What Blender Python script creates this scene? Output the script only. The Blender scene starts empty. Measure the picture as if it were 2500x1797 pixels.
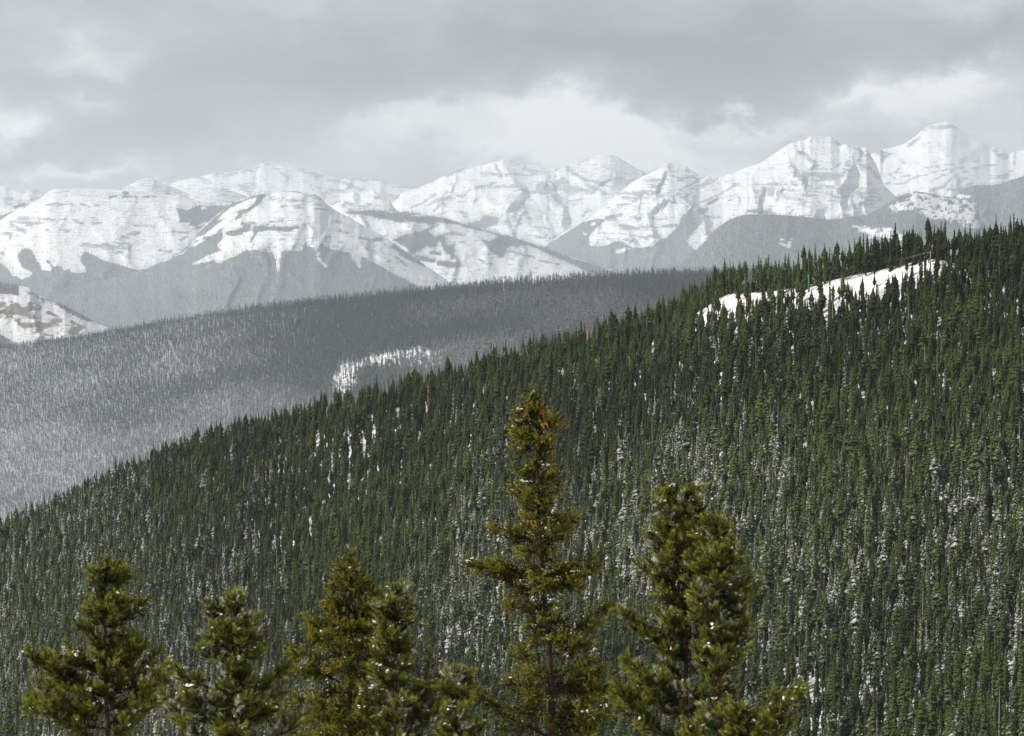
import bpy, math
import numpy as np
from math import radians, sin, cos, pi

# ------------------------------------------------------------------ camera, light, exposure
SC = bpy.context.scene
COL = SC.collection
K = math.tan(radians(10.0)) / 1250.0          # tangent per photo pixel (photo 2500 x 1797, 20 degrees wide)
PITCH = math.atan((760 - 898.5) * K)          # the level line lies at photo row 760

cam_data = bpy.data.cameras.new('camera')
cam_data.sensor_width = 36.0
cam_data.angle = radians(20.0)
cam_data.clip_start = 0.5
cam_data.clip_end = 120000.0
cam_data.dof.use_dof = True
cam_data.dof.focus_distance = 1100.0
cam_data.dof.aperture_fstop = 10.0
cam = bpy.data.objects.new('camera', cam_data)
cam.location = (0, 0, 0)
cam.rotation_euler = (radians(90) + PITCH, 0, 0)
COL.objects.link(cam)
SC.camera = cam

SUN_AZ, SUN_EL = radians(-104), radians(36)    # azimuth from the viewing direction (+Y), positive to the right
SUN_DIR = (sin(SUN_AZ) * cos(SUN_EL), cos(SUN_AZ) * cos(SUN_EL), sin(SUN_EL))
SC.view_settings.view_transform = 'Standard'
SC.view_settings.look = 'None'
SC.view_settings.exposure = 0.15
SC.view_settings.gamma = 1.0
SC.view_settings.use_curve_mapping = False
SC.cycles.max_bounces = 6
SC.cycles.diffuse_bounces = 2
SC.cycles.glossy_bounces = 1
SC.cycles.transmission_bounces = 2
SC.cycles.transparent_max_bounces = 4
SC.cycles.volume_bounces = 3
SC.cycles.use_denoising = True
SC.cycles.caustics_reflective = False
SC.cycles.caustics_refractive = False

HAZE_DENSITY = 2.1e-5


class Nodes:
    """a short way to write node trees"""
    def __init__(self, tree):
        self.t = tree
        tree.nodes.clear()

    def n(self, kind, inputs=None, **props):
        nd = self.t.nodes.new(kind)
        for k_, v_ in props.items():
            setattr(nd, k_, v_)
        for k_, v_ in (inputs or {}).items():
            s = nd.inputs[k_]
            if isinstance(v_, bpy.types.NodeSocket):
                self.t.links.new(v_, s)
            else:
                s.default_value = v_
        return nd

    def m(self, op, a, b=None, c=None, clamp=False):
        nd = self.t.nodes.new('ShaderNodeMath')
        nd.operation = op
        nd.use_clamp = clamp
        for i, v_ in enumerate((a, b, c)):
            if v_ is None:
                continue
            if isinstance(v_, bpy.types.NodeSocket):
                self.t.links.new(v_, nd.inputs[i])
            else:
                nd.inputs[i].default_value = v_
        return nd.outputs[0]

    def vm(self, op, a, b=None):
        nd = self.t.nodes.new('ShaderNodeVectorMath')
        nd.operation = op
        for i, v_ in enumerate((a, b)):
            if v_ is None:
                continue
            if isinstance(v_, bpy.types.NodeSocket):
                self.t.links.new(v_, nd.inputs[i])
            else:
                nd.inputs[i].default_value = v_
        return nd

    def step(self, v_, lo, hi):
        nd = self.n('ShaderNodeMapRange', {0: v_, 1: lo, 2: hi, 3: 0.0, 4: 1.0}, interpolation_type='SMOOTHSTEP')
        return nd.outputs[0]

    def mix(self, f, a, b):
        nd = self.t.nodes.new('ShaderNodeMix')
        nd.data_type = 'RGBA'
        for s, v_ in ((nd.inputs[0], f), (nd.inputs[6], a), (nd.inputs[7], b)):
            if isinstance(v_, bpy.types.NodeSocket):
                self.t.links.new(v_, s)
            else:
                s.default_value = v_ if not isinstance(v_, tuple) or len(v_) == 4 else (*v_, 1)
        return nd.outputs[2]

    def link(self, a, b):
        self.t.links.new(a, b)


# world: a Nishita sky almost wholly covered by a broken layer of cloud
world = bpy.data.worlds.new('World')
SC.world = world
world.use_nodes = True
W = Nodes(world.node_tree)
sky = W.n('ShaderNodeTexSky', sky_type='NISHITA', sun_disc=False, sun_elevation=SUN_EL,
          sun_rotation=SUN_AZ, altitude=1800.0)
tc = W.n('ShaderNodeTexCoord')
gen = tc.outputs['Generated']
sx = W.n('ShaderNodeSeparateXYZ', {0: gen})
az = W.m('ARCTAN2', sx.outputs[0], sx.outputs[1])
el = W.m('ARCSINE', sx.outputs[2])
X = W.m('MULTIPLY_ADD', az, 1.0 / K, 1250.0)
Y = W.m('MULTIPLY_ADD', el, -1.0 / K, 760.0)
P = W.n('ShaderNodeCombineXYZ', {0: X, 1: Y}).outputs[0]
Pn = W.vm('MULTIPLY', P, (0.0042, 0.0062, 0.0)).outputs[0]
w1 = W.n('ShaderNodeTexNoise', {'Vector': Pn, 'Scale': 1.0, 'Detail': 8.0, 'Roughness': 0.64})
warp = W.vm('SUBTRACT', w1.outputs['Color'], (0.5, 0.5, 0.5)).outputs[0]
warp = W.vm('MULTIPLY', warp, (420.0, 300.0, 0.0)).outputs[0]
PW = W.vm('ADD', P, warp).outputs[0]
CLOUDS = [  # photo x, y, radius x, radius y, strength
    (900, 200, 420, 120, -0.16), (1650, 190, 330, 110, -0.20), (1720, 260, 260, 45, -0.12),
    (330, 350, 330, 55, -0.18), (60, 400, 200, 30, -0.16), (2400, 110, 250, 80, -0.12),
    (1180, 100, 350, 90, -0.10), (1950, 130, 200, 120, -0.10), (80, 200, 120, 130, -0.06), (300, 250, 160, 60, -0.05),
    (30, 320, 90, 55, 0.30), (230, 145, 110, 40, 0.14), (200, 260, 60, 25, 0.12), (640, 390, 130, 25, 0.18),
    (960, 300, 180, 50, 0.22), (1240, 250, 190, 70, 0.22), (1420, 290, 150, 110, 0.26), (1500, 370, 260, 50, 0.22),
    (1180, 370, 340, 45, 0.14), (1830, 320, 280, 30, 0.20), (2130, 265, 130, 35, 0.26), (2330, 215, 160, 50, 0.26),
    (2450, 330, 170, 60, 0.12), (280, 440, 120, 20, 0.18), (120, 440, 90, 15, 0.14), (1700, 410, 160, 35, 0.16),
    (650, 60, 420, 60, 0.03), (2380, 20, 130, 40, 0.08),
]
tot = None
for (bx, by, rx, ry, amp) in CLOUDS:
    d = W.vm('SUBTRACT', PW, (bx, by, 0)).outputs[0]
    d = W.vm('MULTIPLY', d, (1.0 / rx, 1.0 / ry, 0)).outputs[0]
    dd = W.vm('DOT_PRODUCT', d, d).outputs['Value']
    e = W.m('EXPONENT', W.m('MULTIPLY', dd, -1.0))
    tot = W.m('MULTIPLY_ADD', e, amp * 2.3, tot if tot is not None else 0.0)
n2 = W.n('ShaderNodeTexNoise', {'Vector': W.vm('MULTIPLY', gen, (14.0, 14.0, 34.0)).outputs[0], 'Scale': 1.0,
                                'Detail': 7.0, 'Roughness': 0.6})
fine = W.m('MULTIPLY_ADD', n2.outputs[0], 0.8, -0.40)
lum = W.m('ADD', W.m('ADD', tot, fine), 0.42)
ccol = W.n('ShaderNodeValToRGB', {0: lum})
cr = ccol.color_ramp
cr.elements[0].position = 0.0
cr.elements[0].color = (0.13, 0.135, 0.142, 1)
cr.elements[1].position = 0.95
cr.elements[1].color = (1.20, 1.13, 1.04, 1)
for pos, c in ((0.40, (0.385, 0.382, 0.378, 1)), (0.65, (0.70, 0.68, 0.645, 1))):
    q = cr.elements.new(pos)
    q.color = c
bg_sky = W.n('ShaderNodeBackground', {0: sky.outputs[0], 1: 0.10})
bg_cloud = W.n('ShaderNodeBackground', {0: ccol.outputs[0], 1: 0.80})
mx = W.n('ShaderNodeMixShader', {0: 0.93, 1: bg_sky.outputs[0], 2: bg_cloud.outputs[0]})
wo = W.n('ShaderNodeOutputWorld', {0: mx.outputs[0]})

sun_data = bpy.data.lights.new('sun', 'SUN')
sun_data.energy = 5.0
sun_data.angle = radians(0.6)
sun_data.color = (1.0, 0.955, 0.88)
sun = bpy.data.objects.new('sun', sun_data)
sun.rotation_euler = (radians(90) - SUN_EL, 0, pi - SUN_AZ + pi)
# a sun lamp shines along its local -Z
from mathutils import Vector
sun.rotation_euler = Vector(SUN_DIR).to_track_quat('Z', 'Y').to_euler()
COL.objects.link(sun)


# ------------------------------------------------------------------ numeric helpers
rng = np.random.default_rng(7)
_T = rng.random((256, 256))


def vnoise(x, y, seed=0):
    x = np.asarray(x, float) + seed * 17.31
    y = np.asarray(y, float) + seed * 9.77
    ix = np.floor(x).astype(int)
    iy = np.floor(y).astype(int)
    fx = x - ix
    fy = y - iy
    fx = fx * fx * (3 - 2 * fx)
    fy = fy * fy * (3 - 2 * fy)
    a = _T[ix & 255, iy & 255]
    b = _T[(ix + 1) & 255, iy & 255]
    c = _T[ix & 255, (iy + 1) & 255]
    d = _T[(ix + 1) & 255, (iy + 1) & 255]
    return (a * (1 - fx) + b * fx) * (1 - fy) + (c * (1 - fx) + d * fx) * fy


def fbm(x, y, octv=4, seed=0, gain=0.5):
    s, a, t = 0, 1.0, 0
    for i in range(octv):
        s = s + a * vnoise(x * 2 ** i, y * 2 ** i, seed + i * 3)
        t += a
        a *= gain
    return s / t


def ridged(x, y, octv, seed, gain=0.5):
    """branching ridges and gullies, about 0..1"""
    s, a, t, w = 0, 1.0, 0, 1.0
    for i in range(octv):
        c, sn = cos(0.6 * i), sin(0.6 * i)
        f = 2.03 ** i
        q = 1 - np.abs(2 * vnoise((x * c + y * sn * 0.35) * f, (y * c - x * sn * 0.35) * f, seed + i * 5) - 1)
        q = q * q * w
        s = s + a * q
        t += a
        w = np.clip(q * 1.6, 0.15, 1)
        a *= gain
    return s / t


def smooth(x, lo, hi):
    t = np.clip((x - lo) / (hi - lo), 0, 1)
    return t * t * (3 - 2 * t)


def uv_of(px, py):
    """photo pixel -> (x/y, z/y) in the world"""
    b = (898.5 - np.asarray(py, float)) * K
    u = (np.asarray(px, float) - 1250.0) * K / cos(PITCH)
    v = (sin(PITCH) + b * cos(PITCH)) / (cos(PITCH) - b * sin(PITCH))
    return u, v


def py_of(v):
    return 898.5 - np.tan(np.arctan(v) - PITCH) / K


def px_of(u):
    return 1250.0 + u * cos(PITCH) / K


def interp(x, pts):
    p = np.asarray(pts, float)
    return np.interp(x, p[:, 0], p[:, 1])


def seg_dist(px, py, line):
    """distance to a polyline and the position along it (0..n-1)"""
    best = np.full(px.shape, 1e9)
    along = np.zeros(px.shape)
    for i in range(len(line) - 1):
        ax, ay = line[i][:2]
        bx, by = line[i + 1][:2]
        dx, dy = bx - ax, by - ay
        l2 = dx * dx + dy * dy + 1e-9
        t = np.clip(((px - ax) * dx + (py - ay) * dy) / l2, 0, 1)
        d = np.hypot(px - ax - t * dx, py - ay - t * dy)
        m = d < best
        best = np.where(m, d, best)
        along = np.where(m, i + t, along)
    return best, along


def poly_sd(px, py, poly):
    """signed distance to a polygon, positive inside"""
    poly = list(poly)
    d, _ = seg_dist(px, py, poly + [poly[0]])
    inside = np.zeros(px.shape, bool)
    n = len(poly)
    j = n - 1
    for i in range(n):
        xi, yi = poly[i][:2]
        xj, yj = poly[j][:2]
        c = ((yi > py) != (yj > py)) & (px < (xj - xi) * (py - yi) / (yj - yi + 1e-12) + xi)
        inside ^= c
        j = i
    return np.where(inside, d, -d)


ZOOM = {1: (0, 430, 5.67), 2: (380, 380, 5.67), 3: (760, 370, 5.67), 4: (1100, 370, 5.67), 5: (1480, 380, 5.67),
        6: (1840, 300, 5.67), 7: (2100, 280, 5.67), 8: (0, 640, 5.67), 9: (1640, 600, 4.536), 10: (800, 800, 5.67)}


def Z(k_, *pts):
    ox, oy, s = ZOOM[k_]
    return [(ox + p[0] / s, oy + p[1] / s) + tuple(p[2:]) for p in pts]


# ------------------------------------------------------------------ mesh helpers
def make_mesh(name, verts, faces, mats=(), smooth_shade=True, attrs=None, mat_index=None):
    me = bpy.data.meshes.new(name)
    verts = np.asarray(verts, np.float32)
    faces = np.asarray(faces, np.int32)
    nf, k_ = faces.shape
    me.vertices.add(len(verts))
    me.vertices.foreach_set('co', verts.ravel())
    me.loops.add(nf * k_)
    me.loops.foreach_set('vertex_index', faces.ravel())
    me.polygons.add(nf)
    me.polygons.foreach_set('loop_start', np.arange(0, nf * k_, k_, dtype=np.int32))
    me.polygons.foreach_set('loop_total', np.full(nf, k_, np.int32))
    me.polygons.foreach_set('use_smooth', np.full(nf, smooth_shade, bool))
    for m_ in mats:
        me.materials.append(m_)
    if mat_index is not None:
        me.polygons.foreach_set('material_index', np.asarray(mat_index, np.int32))
    for an, av in (attrs or {}).items():
        av = np.asarray(av, np.float32)
        a = me.attributes.new(an, 'FLOAT', 'POINT')
        a.data.foreach_set('value', av.ravel())
    me.update(calc_edges=True)
    me.validate()
    return me


def grid_faces(r, c):
    i = np.arange(r - 1)[:, None] * c + np.arange(c - 1)[None, :]
    return np.stack([i, i + 1, i + 1 + c, i + c], -1).reshape(-1, 4)


def add_obj(name, data, parent=None, **props):
    o = bpy.data.objects.new(name, data)
    COL.objects.link(o)
    if parent is not None:
        o.parent = parent
    for k_, v_ in props.items():
        o[k_] = v_
    return o


def tube(points, radii, sides=6, cap=True):
    """tapered tube along points -> verts, quads"""
    pts = np.asarray(points, float)
    n = len(pts)
    tan = np.gradient(pts, axis=0)
    tan /= np.linalg.norm(tan, axis=1)[:, None] + 1e-9
    ref = np.array([0.31, 0.95, 0.02]) if abs(tan[0][2]) > 0.8 else np.array([0, 0, 1.0])
    s1 = np.cross(tan, ref)
    s1 /= np.linalg.norm(s1, axis=1)[:, None] + 1e-9
    s2 = np.cross(tan, s1)
    a = np.arange(sides) / sides * 2 * pi
    r = np.asarray(radii, float)[:, None, None]
    v = pts[:, None, :] + r * (np.cos(a)[None, :, None] * s1[:, None, :] + np.sin(a)[None, :, None] * s2[:, None, :])
    f = []
    for i in range(n - 1):
        for j in range(sides):
            k2 = (j + 1) % sides
            f.append((i * sides + j, i * sides + k2, (i + 1) * sides + k2, (i + 1) * sides + j))
    v = v.reshape(-1, 3)
    if cap:
        c0, c1 = len(v), len(v) + 1
        v = np.vstack([v, pts[0], pts[-1]])
        for j in range(sides):
            k2 = (j + 1) % sides
            f.append((c0, k2, j, c0))
            f.append((c1, (n - 1) * sides + j, (n - 1) * sides + k2, c1))
    return v, np.asarray(f)


class Parts:
    """collects pieces of one part into a single triangle mesh"""
    def __init__(self):
        self.v, self.f, self.a, self.n = [], [], [], 0

    def add(self, v, f, a=0.0):
        v = np.asarray(v, float)
        f = np.asarray(f)
        if f.shape[1] == 4:
            t1 = f[:, [0, 1, 2]]
            t2 = f[:, [0, 2, 3]]
            f = np.vstack([t1, t2])
            f = f[(f[:, 0] != f[:, 1]) & (f[:, 1] != f[:, 2]) & (f[:, 0] != f[:, 2])]
        self.v.append(v)
        self.f.append(f + self.n)
        self.a.append(np.full(len(v), a, float) if np.isscalar(a) else np.asarray(a, float))
        self.n += len(v)

    def mesh(self, name, mats, smooth_shade=False, attr='frost'):
        return make_mesh(name, np.vstack(self.v), np.vstack(self.f), mats, smooth_shade, {attr: np.concatenate(self.a)})


# ------------------------------------------------------------------ materials
def new_mat(name):
    m_ = bpy.data.materials.new(name)
    m_.use_nodes = True
    return m_, Nodes(m_.node_tree)


def finish(N, colour, rough=0.9, normal=None, spec=0.1):
    ins = {'Base Color': colour, 'Roughness': rough, 'Specular IOR Level': spec}
    b = N.n('ShaderNodeBsdfPrincipled', ins)
    if normal is not None:
        N.link(normal, b.inputs['Normal'])
    N.n('ShaderNodeOutputMaterial', {0: b.outputs[0]})
    return b


def mountain_material(name, metre):
    """snow, rock bands and forest floor; metre = metres per photo pixel at that range"""
    m_, N = new_mat(name)
    pos = N.n('ShaderNodeNewGeometry').outputs['Position']
    ps = N.vm('MULTIPLY', pos, (1.0 / metre, 0.25 / metre, 1.0 / metre)).outputs[0]
    forest = N.n('ShaderNodeAttribute', attribute_name='forest').outputs['Fac']
    rock = N.n('ShaderNodeAttribute', attribute_name='rock').outputs['Fac']
    brush = N.n('ShaderNodeAttribute', attribute_name='brush').outputs['Fac']
    nf = N.n('ShaderNodeTexNoise', {'Vector': ps, 'Scale': 0.22, 'Detail': 4.0, 'Roughness': 0.7}).outputs[0]
    strat = N.vm('MULTIPLY', ps, (0.035, 0.03, 0.34)).outputs[0]
    ns = N.n('ShaderNodeTexNoise', {'Vector': strat, 'Scale': 1.0, 'Detail': 4.0, 'Roughness': 0.65}).outputs[0]
    # rock shows where the band attribute and the grain agree
    nv = N.n('ShaderNodeTexNoise', {'Vector': N.vm('MULTIPLY', ps, (0.40, 0.1, 0.07)).outputs[0], 'Scale': 1.0, 'Detail': 3.0, 'Roughness': 0.6}).outputs[0]
    rk = N.m('ADD', rock, N.m('MULTIPLY_ADD', nf, 1.7, -0.85))
    rk = N.m('ADD', rk, N.m('MULTIPLY_ADD', ns, 2.9, -1.45))
    rk = N.m('ADD', rk, N.m('MULTIPLY_ADD', nv, 1.1, -0.55))
    rk = N.step(rk, 0.22, 0.62)
    fo = N.m('ADD', forest, N.m('MULTIPLY_ADD', nf, 2.0, -1.0))
    fo = N.step(fo, 0.35, 0.65)
    br = N.step(N.m('ADD', brush, N.m('MULTIPLY_ADD', nf, 1.2, -0.6)), 0.35, 0.75)
    rcol = N.mix(N.step(ns, 0.3, 0.7), (0.12, 0.135, 0.155), (0.34, 0.345, 0.35))
    fcol = N.mix(N.step(nf, 0.3, 0.7), (0.06, 0.075, 0.08), (0.24, 0.255, 0.262))
    snowc = N.mix(N.step(nf, 0.25, 0.75), (0.58, 0.595, 0.615), (0.86, 0.865, 0.87))
    c = N.mix(rk, snowc, rcol)
    c = N.mix(br, c, (0.20, 0.175, 0.155))
    c = N.mix(fo, c, fcol)
    bump = N.n('ShaderNodeBump', {'Height': nf, 'Strength': 0.7, 'Distance': metre * 3.0})
    finish(N, c, 0.9, bump.outputs[0], 0.05)
    return m_


def ground_material(name, metre=1.0, litter_col=(0.095, 0.10, 0.10)):
    m_, N = new_mat(name)
    pos = N.n('ShaderNodeNewGeometry').outputs['Position']
    nf = N.n('ShaderNodeTexNoise', {'Vector': pos, 'Scale': 0.35 / metre, 'Detail': 5.0, 'Roughness': 0.65}).outputs[0]
    nb = N.n('ShaderNodeTexNoise', {'Vector': pos, 'Scale': 0.06 / metre, 'Detail': 3.0}).outputs[0]
    dirt = N.n('ShaderNodeAttribute', attribute_name='dirt').outputs['Fac']
    floor = N.n('ShaderNodeAttribute', attribute_name='litter').outputs['Fac']
    sh = N.step(N.m('ADD', nf, N.m('MULTIPLY', nb, 0.4)), 0.50, 0.90)
    litter = N.m('MULTIPLY', sh, floor)
    litter = N.m('MAXIMUM', litter, N.m('MULTIPLY', N.m('SUBTRACT', floor, 0.5, clamp=True), 1.2))
    c = N.mix(litter, (0.84, 0.845, 0.86), litter_col)
    d = N.step(N.m('ADD', dirt, N.m('MULTIPLY_ADD', nf, 0.8, -0.4)), 0.3, 0.7)
    c = N.mix(N.m('MULTIPLY', d, 0.8), c, (0.33, 0.21, 0.11))
    bump = N.n('ShaderNodeBump', {'Height': nf, 'Strength': 0.5, 'Distance': 0.8 * metre})
    finish(N, c, 0.85, bump.outputs[0], 0.1)
    return m_


def needle_material(name, dark, light, frost_col, scale, translucent=0.25, frost_soft=0.10, tips=0.0, wf=0.55):
    """conifer needles with snow; the attribute snow (per tree) says how much of the crown is white"""
    m_, N = new_mat(name)
    snow = N.n('ShaderNodeAttribute', attribute_name='snow', attribute_type='INSTANCER').outputs['Fac']
    tint = N.n('ShaderNodeAttribute', attribute_name='tint', attribute_type='INSTANCER').outputs['Fac']
    fr = N.n('ShaderNodeAttribute', attribute_name='frost').outputs['Fac']
    tcn = N.n('ShaderNodeTexCoord').outputs['Object']
    nz = N.n('ShaderNodeTexNoise', {'Vector': tcn, 'Scale': scale, 'Detail': 2.0, 'Roughness': 0.7}).outputs[0]
    g = N.m('ADD', N.m('MULTIPLY', fr, wf), N.m('MULTIPLY', nz, 1.0 - wf))
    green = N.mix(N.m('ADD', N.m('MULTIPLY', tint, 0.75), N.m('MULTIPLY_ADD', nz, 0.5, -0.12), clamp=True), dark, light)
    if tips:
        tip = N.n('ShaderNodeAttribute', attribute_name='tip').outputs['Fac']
        green = N.mix(N.m('MULTIPLY', tip, N.m('MULTIPLY_ADD', tint, 0.6, 0.6), clamp=True), dark, light)  # lighter tips are new growth; dark inner needles carry painted shade
    s = N.m('SUBTRACT', snow, g)
    sf = N.step(s, -frost_soft, frost_soft)
    c = N.mix(N.m('MULTIPLY', sf, 0.92), green, frost_col)
    b = N.n('ShaderNodeBsdfPrincipled', {'Base Color': c, 'Roughness': 0.75, 'Specular IOR Level': 0.2})
    tr = N.n('ShaderNodeBsdfTranslucent', {0: c})
    mxs = N.n('ShaderNodeMixShader', {0: translucent, 1: b.outputs[0], 2: tr.outputs[0]})
    N.n('ShaderNodeOutputMaterial', {0: mxs.outputs[0]})
    return m_


def plain(name, col, rough=0.8, vary=0.15, scale=4.0):
    m_, N = new_mat(name)
    tcn = N.n('ShaderNodeTexCoord').outputs['Object']
    nz = N.n('ShaderNodeTexNoise', {'Vector': tcn, 'Scale': scale, 'Detail': 4.0}).outputs[0]
    lo = tuple(max(0, c * (1 - vary * 2)) for c in col)
    hi = tuple(min(1, c * (1 + vary * 2)) for c in col)
    finish(N, N.mix(nz, lo, hi), rough)
    return m_


M_GROUND = ground_material('snowy_forest_floor')
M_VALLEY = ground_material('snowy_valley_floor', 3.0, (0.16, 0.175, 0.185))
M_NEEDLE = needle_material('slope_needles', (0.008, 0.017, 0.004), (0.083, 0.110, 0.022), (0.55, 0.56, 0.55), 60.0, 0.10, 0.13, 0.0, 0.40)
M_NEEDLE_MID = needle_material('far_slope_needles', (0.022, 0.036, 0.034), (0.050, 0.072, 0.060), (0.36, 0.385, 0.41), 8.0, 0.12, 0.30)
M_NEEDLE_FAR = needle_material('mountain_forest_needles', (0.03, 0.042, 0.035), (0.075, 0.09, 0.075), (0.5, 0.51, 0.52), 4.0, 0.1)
M_BARK = plain('grey_conifer_bark', (0.13, 0.10, 0.08), 0.95, 0.3, 3.0)
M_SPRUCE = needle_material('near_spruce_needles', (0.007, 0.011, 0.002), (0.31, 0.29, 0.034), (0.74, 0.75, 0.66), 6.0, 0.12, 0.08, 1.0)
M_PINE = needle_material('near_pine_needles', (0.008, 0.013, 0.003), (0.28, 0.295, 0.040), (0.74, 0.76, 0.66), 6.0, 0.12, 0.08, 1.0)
M_SNAG = plain('silver_dead_wood', (0.27, 0.25, 0.23), 0.9, 0.2, 6.0)
M_NEARBARK = plain('brown_bark', (0.06, 0.038, 0.026), 0.95, 0.4, 9.0)
M_SNOW = plain('clinging_snow', (0.86, 0.86, 0.84), 0.7, 0.03, 20.0)
M_CONE = plain('orange_brown_cone', (0.34, 0.15, 0.045), 0.75, 0.3, 30.0)

# ------------------------------------------------------------------ the mountains
FAR = 2.0           # how far off the mountains stand
MIDF = 1.9          # and the valley side
FAR_TREES = []      # (positions, scale, snow, tint)


def sheet(name, sky_pts, base, y_crest, y_base, step=3.0, rows=110, spurs=(), slope=0.6, power=1.0, bench=(),
          forest=(), clear=(), rock=(), rockpoly=(), brush=(), gully=(6.0, 0.02), rough=(2.5, 0.05), strata=0.0, strata_tilt=0.0,
          jag=1.8, tree_n=0, tree_h=16.0, forest_all=0.0, label=None, patch=0.0, soft=6, crags=11.0, rocky=0.5):
    y_crest, y_base, tree_h = y_crest * FAR, y_base * FAR, tree_h * FAR
    x0, x1 = sky_pts[0][0], sky_pts[-1][0]
    seed = len(name) * 7 + len(sky_pts)
    px = np.arange(x0, x1 + step, step)
    sk = interp(px, sky_pts)
    sk = sk + (fbm(px * 0.08, px * 0 + 3.3, 3, 5) - 0.5) * 2 * jag
    bs = interp(px, base) if not np.isscalar(base) else np.full(px.shape, float(base))
    t = np.linspace(0, 1, rows)
    PX = np.repeat(px[None, :], rows, 0)
    PY = bs[None, :] + (sk - bs)[None, :] * t[:, None]
    u, v = uv_of(PX, PY)
    yc = interp(PX, y_crest) if not np.isscalar(y_crest) else y_crest
    yb = interp(PX, y_base) if not np.isscalar(y_base) else y_base
    D = yb + (yc - yb) * (t[:, None] ** power)
    R = np.zeros(PX.shape)
    if spurs:
        R = np.full(PX.shape, -400.0)
        fade = smooth(PY - sk[None, :], 0, 40)
        PXw = PX + (fbm(PX * 0.018, PY * 0.022, 4, 15, 0.6) - 0.5) * 70 * fade
        PYw = PY + (fbm(PX * 0.018, PY * 0.022, 4, 16, 0.6) - 0.5) * 50 * fade
        for sp in spurs:
            d, al = seg_dist(PXw, PYw, sp)
            h = np.interp(al, np.arange(len(sp)), [p[2] if len(p) > 2 else 60.0 for p in sp])
            R = np.maximum(R, h - slope * d)
        R = np.maximum(R, -120)
        for _ in range(soft):
            Q = np.pad(R, 2, 'edge')
            R = (Q[:-4, 2:-2] + Q[1:-3, 2:-2] + R + Q[3:-1, 2:-2] + Q[4:, 2:-2]) / 5
            Q = np.pad(R, 2, 'edge')
            R = (Q[2:-2, :-4] + Q[2:-2, 1:-3] + R + Q[2:-2, 3:-1] + Q[2:-2, 4:]) / 5
    ga, gf = gully
    depth = smooth(PY - sk[None, :], -5, 90)            # relief grows away from the crest
    wx = PX + (fbm(PX * 0.012, PY * 0.012, 3, 8) - 0.5) * 90
    wy = PY + (fbm(PX * 0.012, PY * 0.012, 3, 9) - 0.5) * 60
    R = R * 0.42 + crags * (0.40 + 0.60 * depth) * 7.5 * (ridged(wx * 0.0160, wy * 0.0115, 7, seed, 0.62) - 0.25)
    R = R + ga * 0.5 * (fbm(wx * gf * 2.0, wy * gf * 0.8, 4, 21) - 0.5)
    ra, rf = rough
    R = R + ra * 4 * (fbm(PX * rf, PY * rf, 6, 33, 0.62) - 0.5)
    if strata:
        q = fbm(PX * 0.006, (PY + PX * strata_tilt) * 0.16, 3, 44)
        R = R + strata * (q - 0.5) * 2
    for (line, amount) in bench:                     # ground above the line lies back
        by = interp(PX, line)
        lim = (PX > line[0][0]) & (PX < line[-1][0])
        R = R - np.where(lim, np.maximum(0, by - PY) * amount, 0)
    D = D - R * D * K
    # ground cover
    nz = (fbm(PX * 0.05, PY * 0.07, 5, 55, 0.72) - 0.5) * 26
    FT = np.full(PX.shape, float(forest_all))
    F = np.full(PX.shape, float(forest_all))
    for f in forest:
        if isinstance(f, tuple) and f[0] == 'stroke':
            d, _ = seg_dist(PX, PY, f[1])
            F = np.maximum(F, smooth(f[2] - d + nz * 0.5, -2, 2))
            FT = np.maximum(FT, smooth(f[2] - d + nz * 0.6, -6, 2))
        else:
            sdf = poly_sd(PX, PY, f)
            F = np.maximum(F, smooth(sdf + nz * 0.45, -1.0, 5.0))
            FT = np.maximum(FT, smooth(sdf + nz * 0.8, -9.0, 3.0))
    for f in clear:
        w = 1.0
        if isinstance(f, tuple) and f[0] == 'stroke':
            d, _ = seg_dist(PX, PY, f[1])
            s = smooth(f[2] - d + nz * 0.5, -2, 2)
        elif isinstance(f, tuple) and f[0] == 'patchy':
            s = smooth(poly_sd(PX, PY, f[1]) + nz * 1.5, -6, 4)
            w = smooth(fbm(PX * 0.11, PY * 0.20, 4, 91, 0.65), f[2] - 0.06, f[2] + 0.10)
            w = 1 - w * 0.8
        else:
            s = smooth(poly_sd(PX, PY, f) + nz * 0.35, -2, 2)
        F = F * (1 - s * w)
        FT = FT * (1 - s * w * 0.93)
    RK = np.zeros(PX.shape)
    for (line, wd) in rock:
        wd = wd / 5.67 * 1.0
        d, _ = seg_dist(PX, PY + (fbm(PX * 0.05, PY * 0.05, 3, 66) - 0.5) * 8, line)
        RK = np.maximum(RK, np.exp(-(d / (wd * 1.1 + 1.3)) ** 2) * (0.34 + 0.60 * smooth(fbm(PX * 0.06, PY * 0.30, 3, 67), 0.32, 0.66)))
    for (poly, amt) in rockpoly:
        s = smooth(poly_sd(PX, PY, poly) + nz * 0.6, -4, 4)
        RK = np.maximum(RK, s * amt)
    BR = np.zeros(PX.shape)
    for poly in brush:
        BR = np.maximum(BR, smooth(poly_sd(PX, PY, poly) + nz, -5, 5) * (0.35 + 0.5 * smooth(fbm(PX * .05, PY * .1, 3, 71), .35, .6)))
    RK = RK + patch * smooth(fbm(PX * 0.022, (PY + PX * strata_tilt) * 0.09, 4, 77, 0.6), 0.42, 0.75)
    gyy, gxx = np.gradient(R)
    row_px = np.maximum(np.abs(np.gradient(PY, axis=0)), 0.3)
    steep = np.hypot(gxx / step, gyy / row_px)
    RK = RK + rocky * smooth(steep, 0.9, 2.4) * (0.5 + 0.8 * (fbm(PX * 0.03, PY * 0.05, 3, 88) - 0.3))
    Xw, Yw, Zw = u * D, D, v * D
    # the far side, falling away behind the crest
    bx, by_, bz = [], [], []
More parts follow.
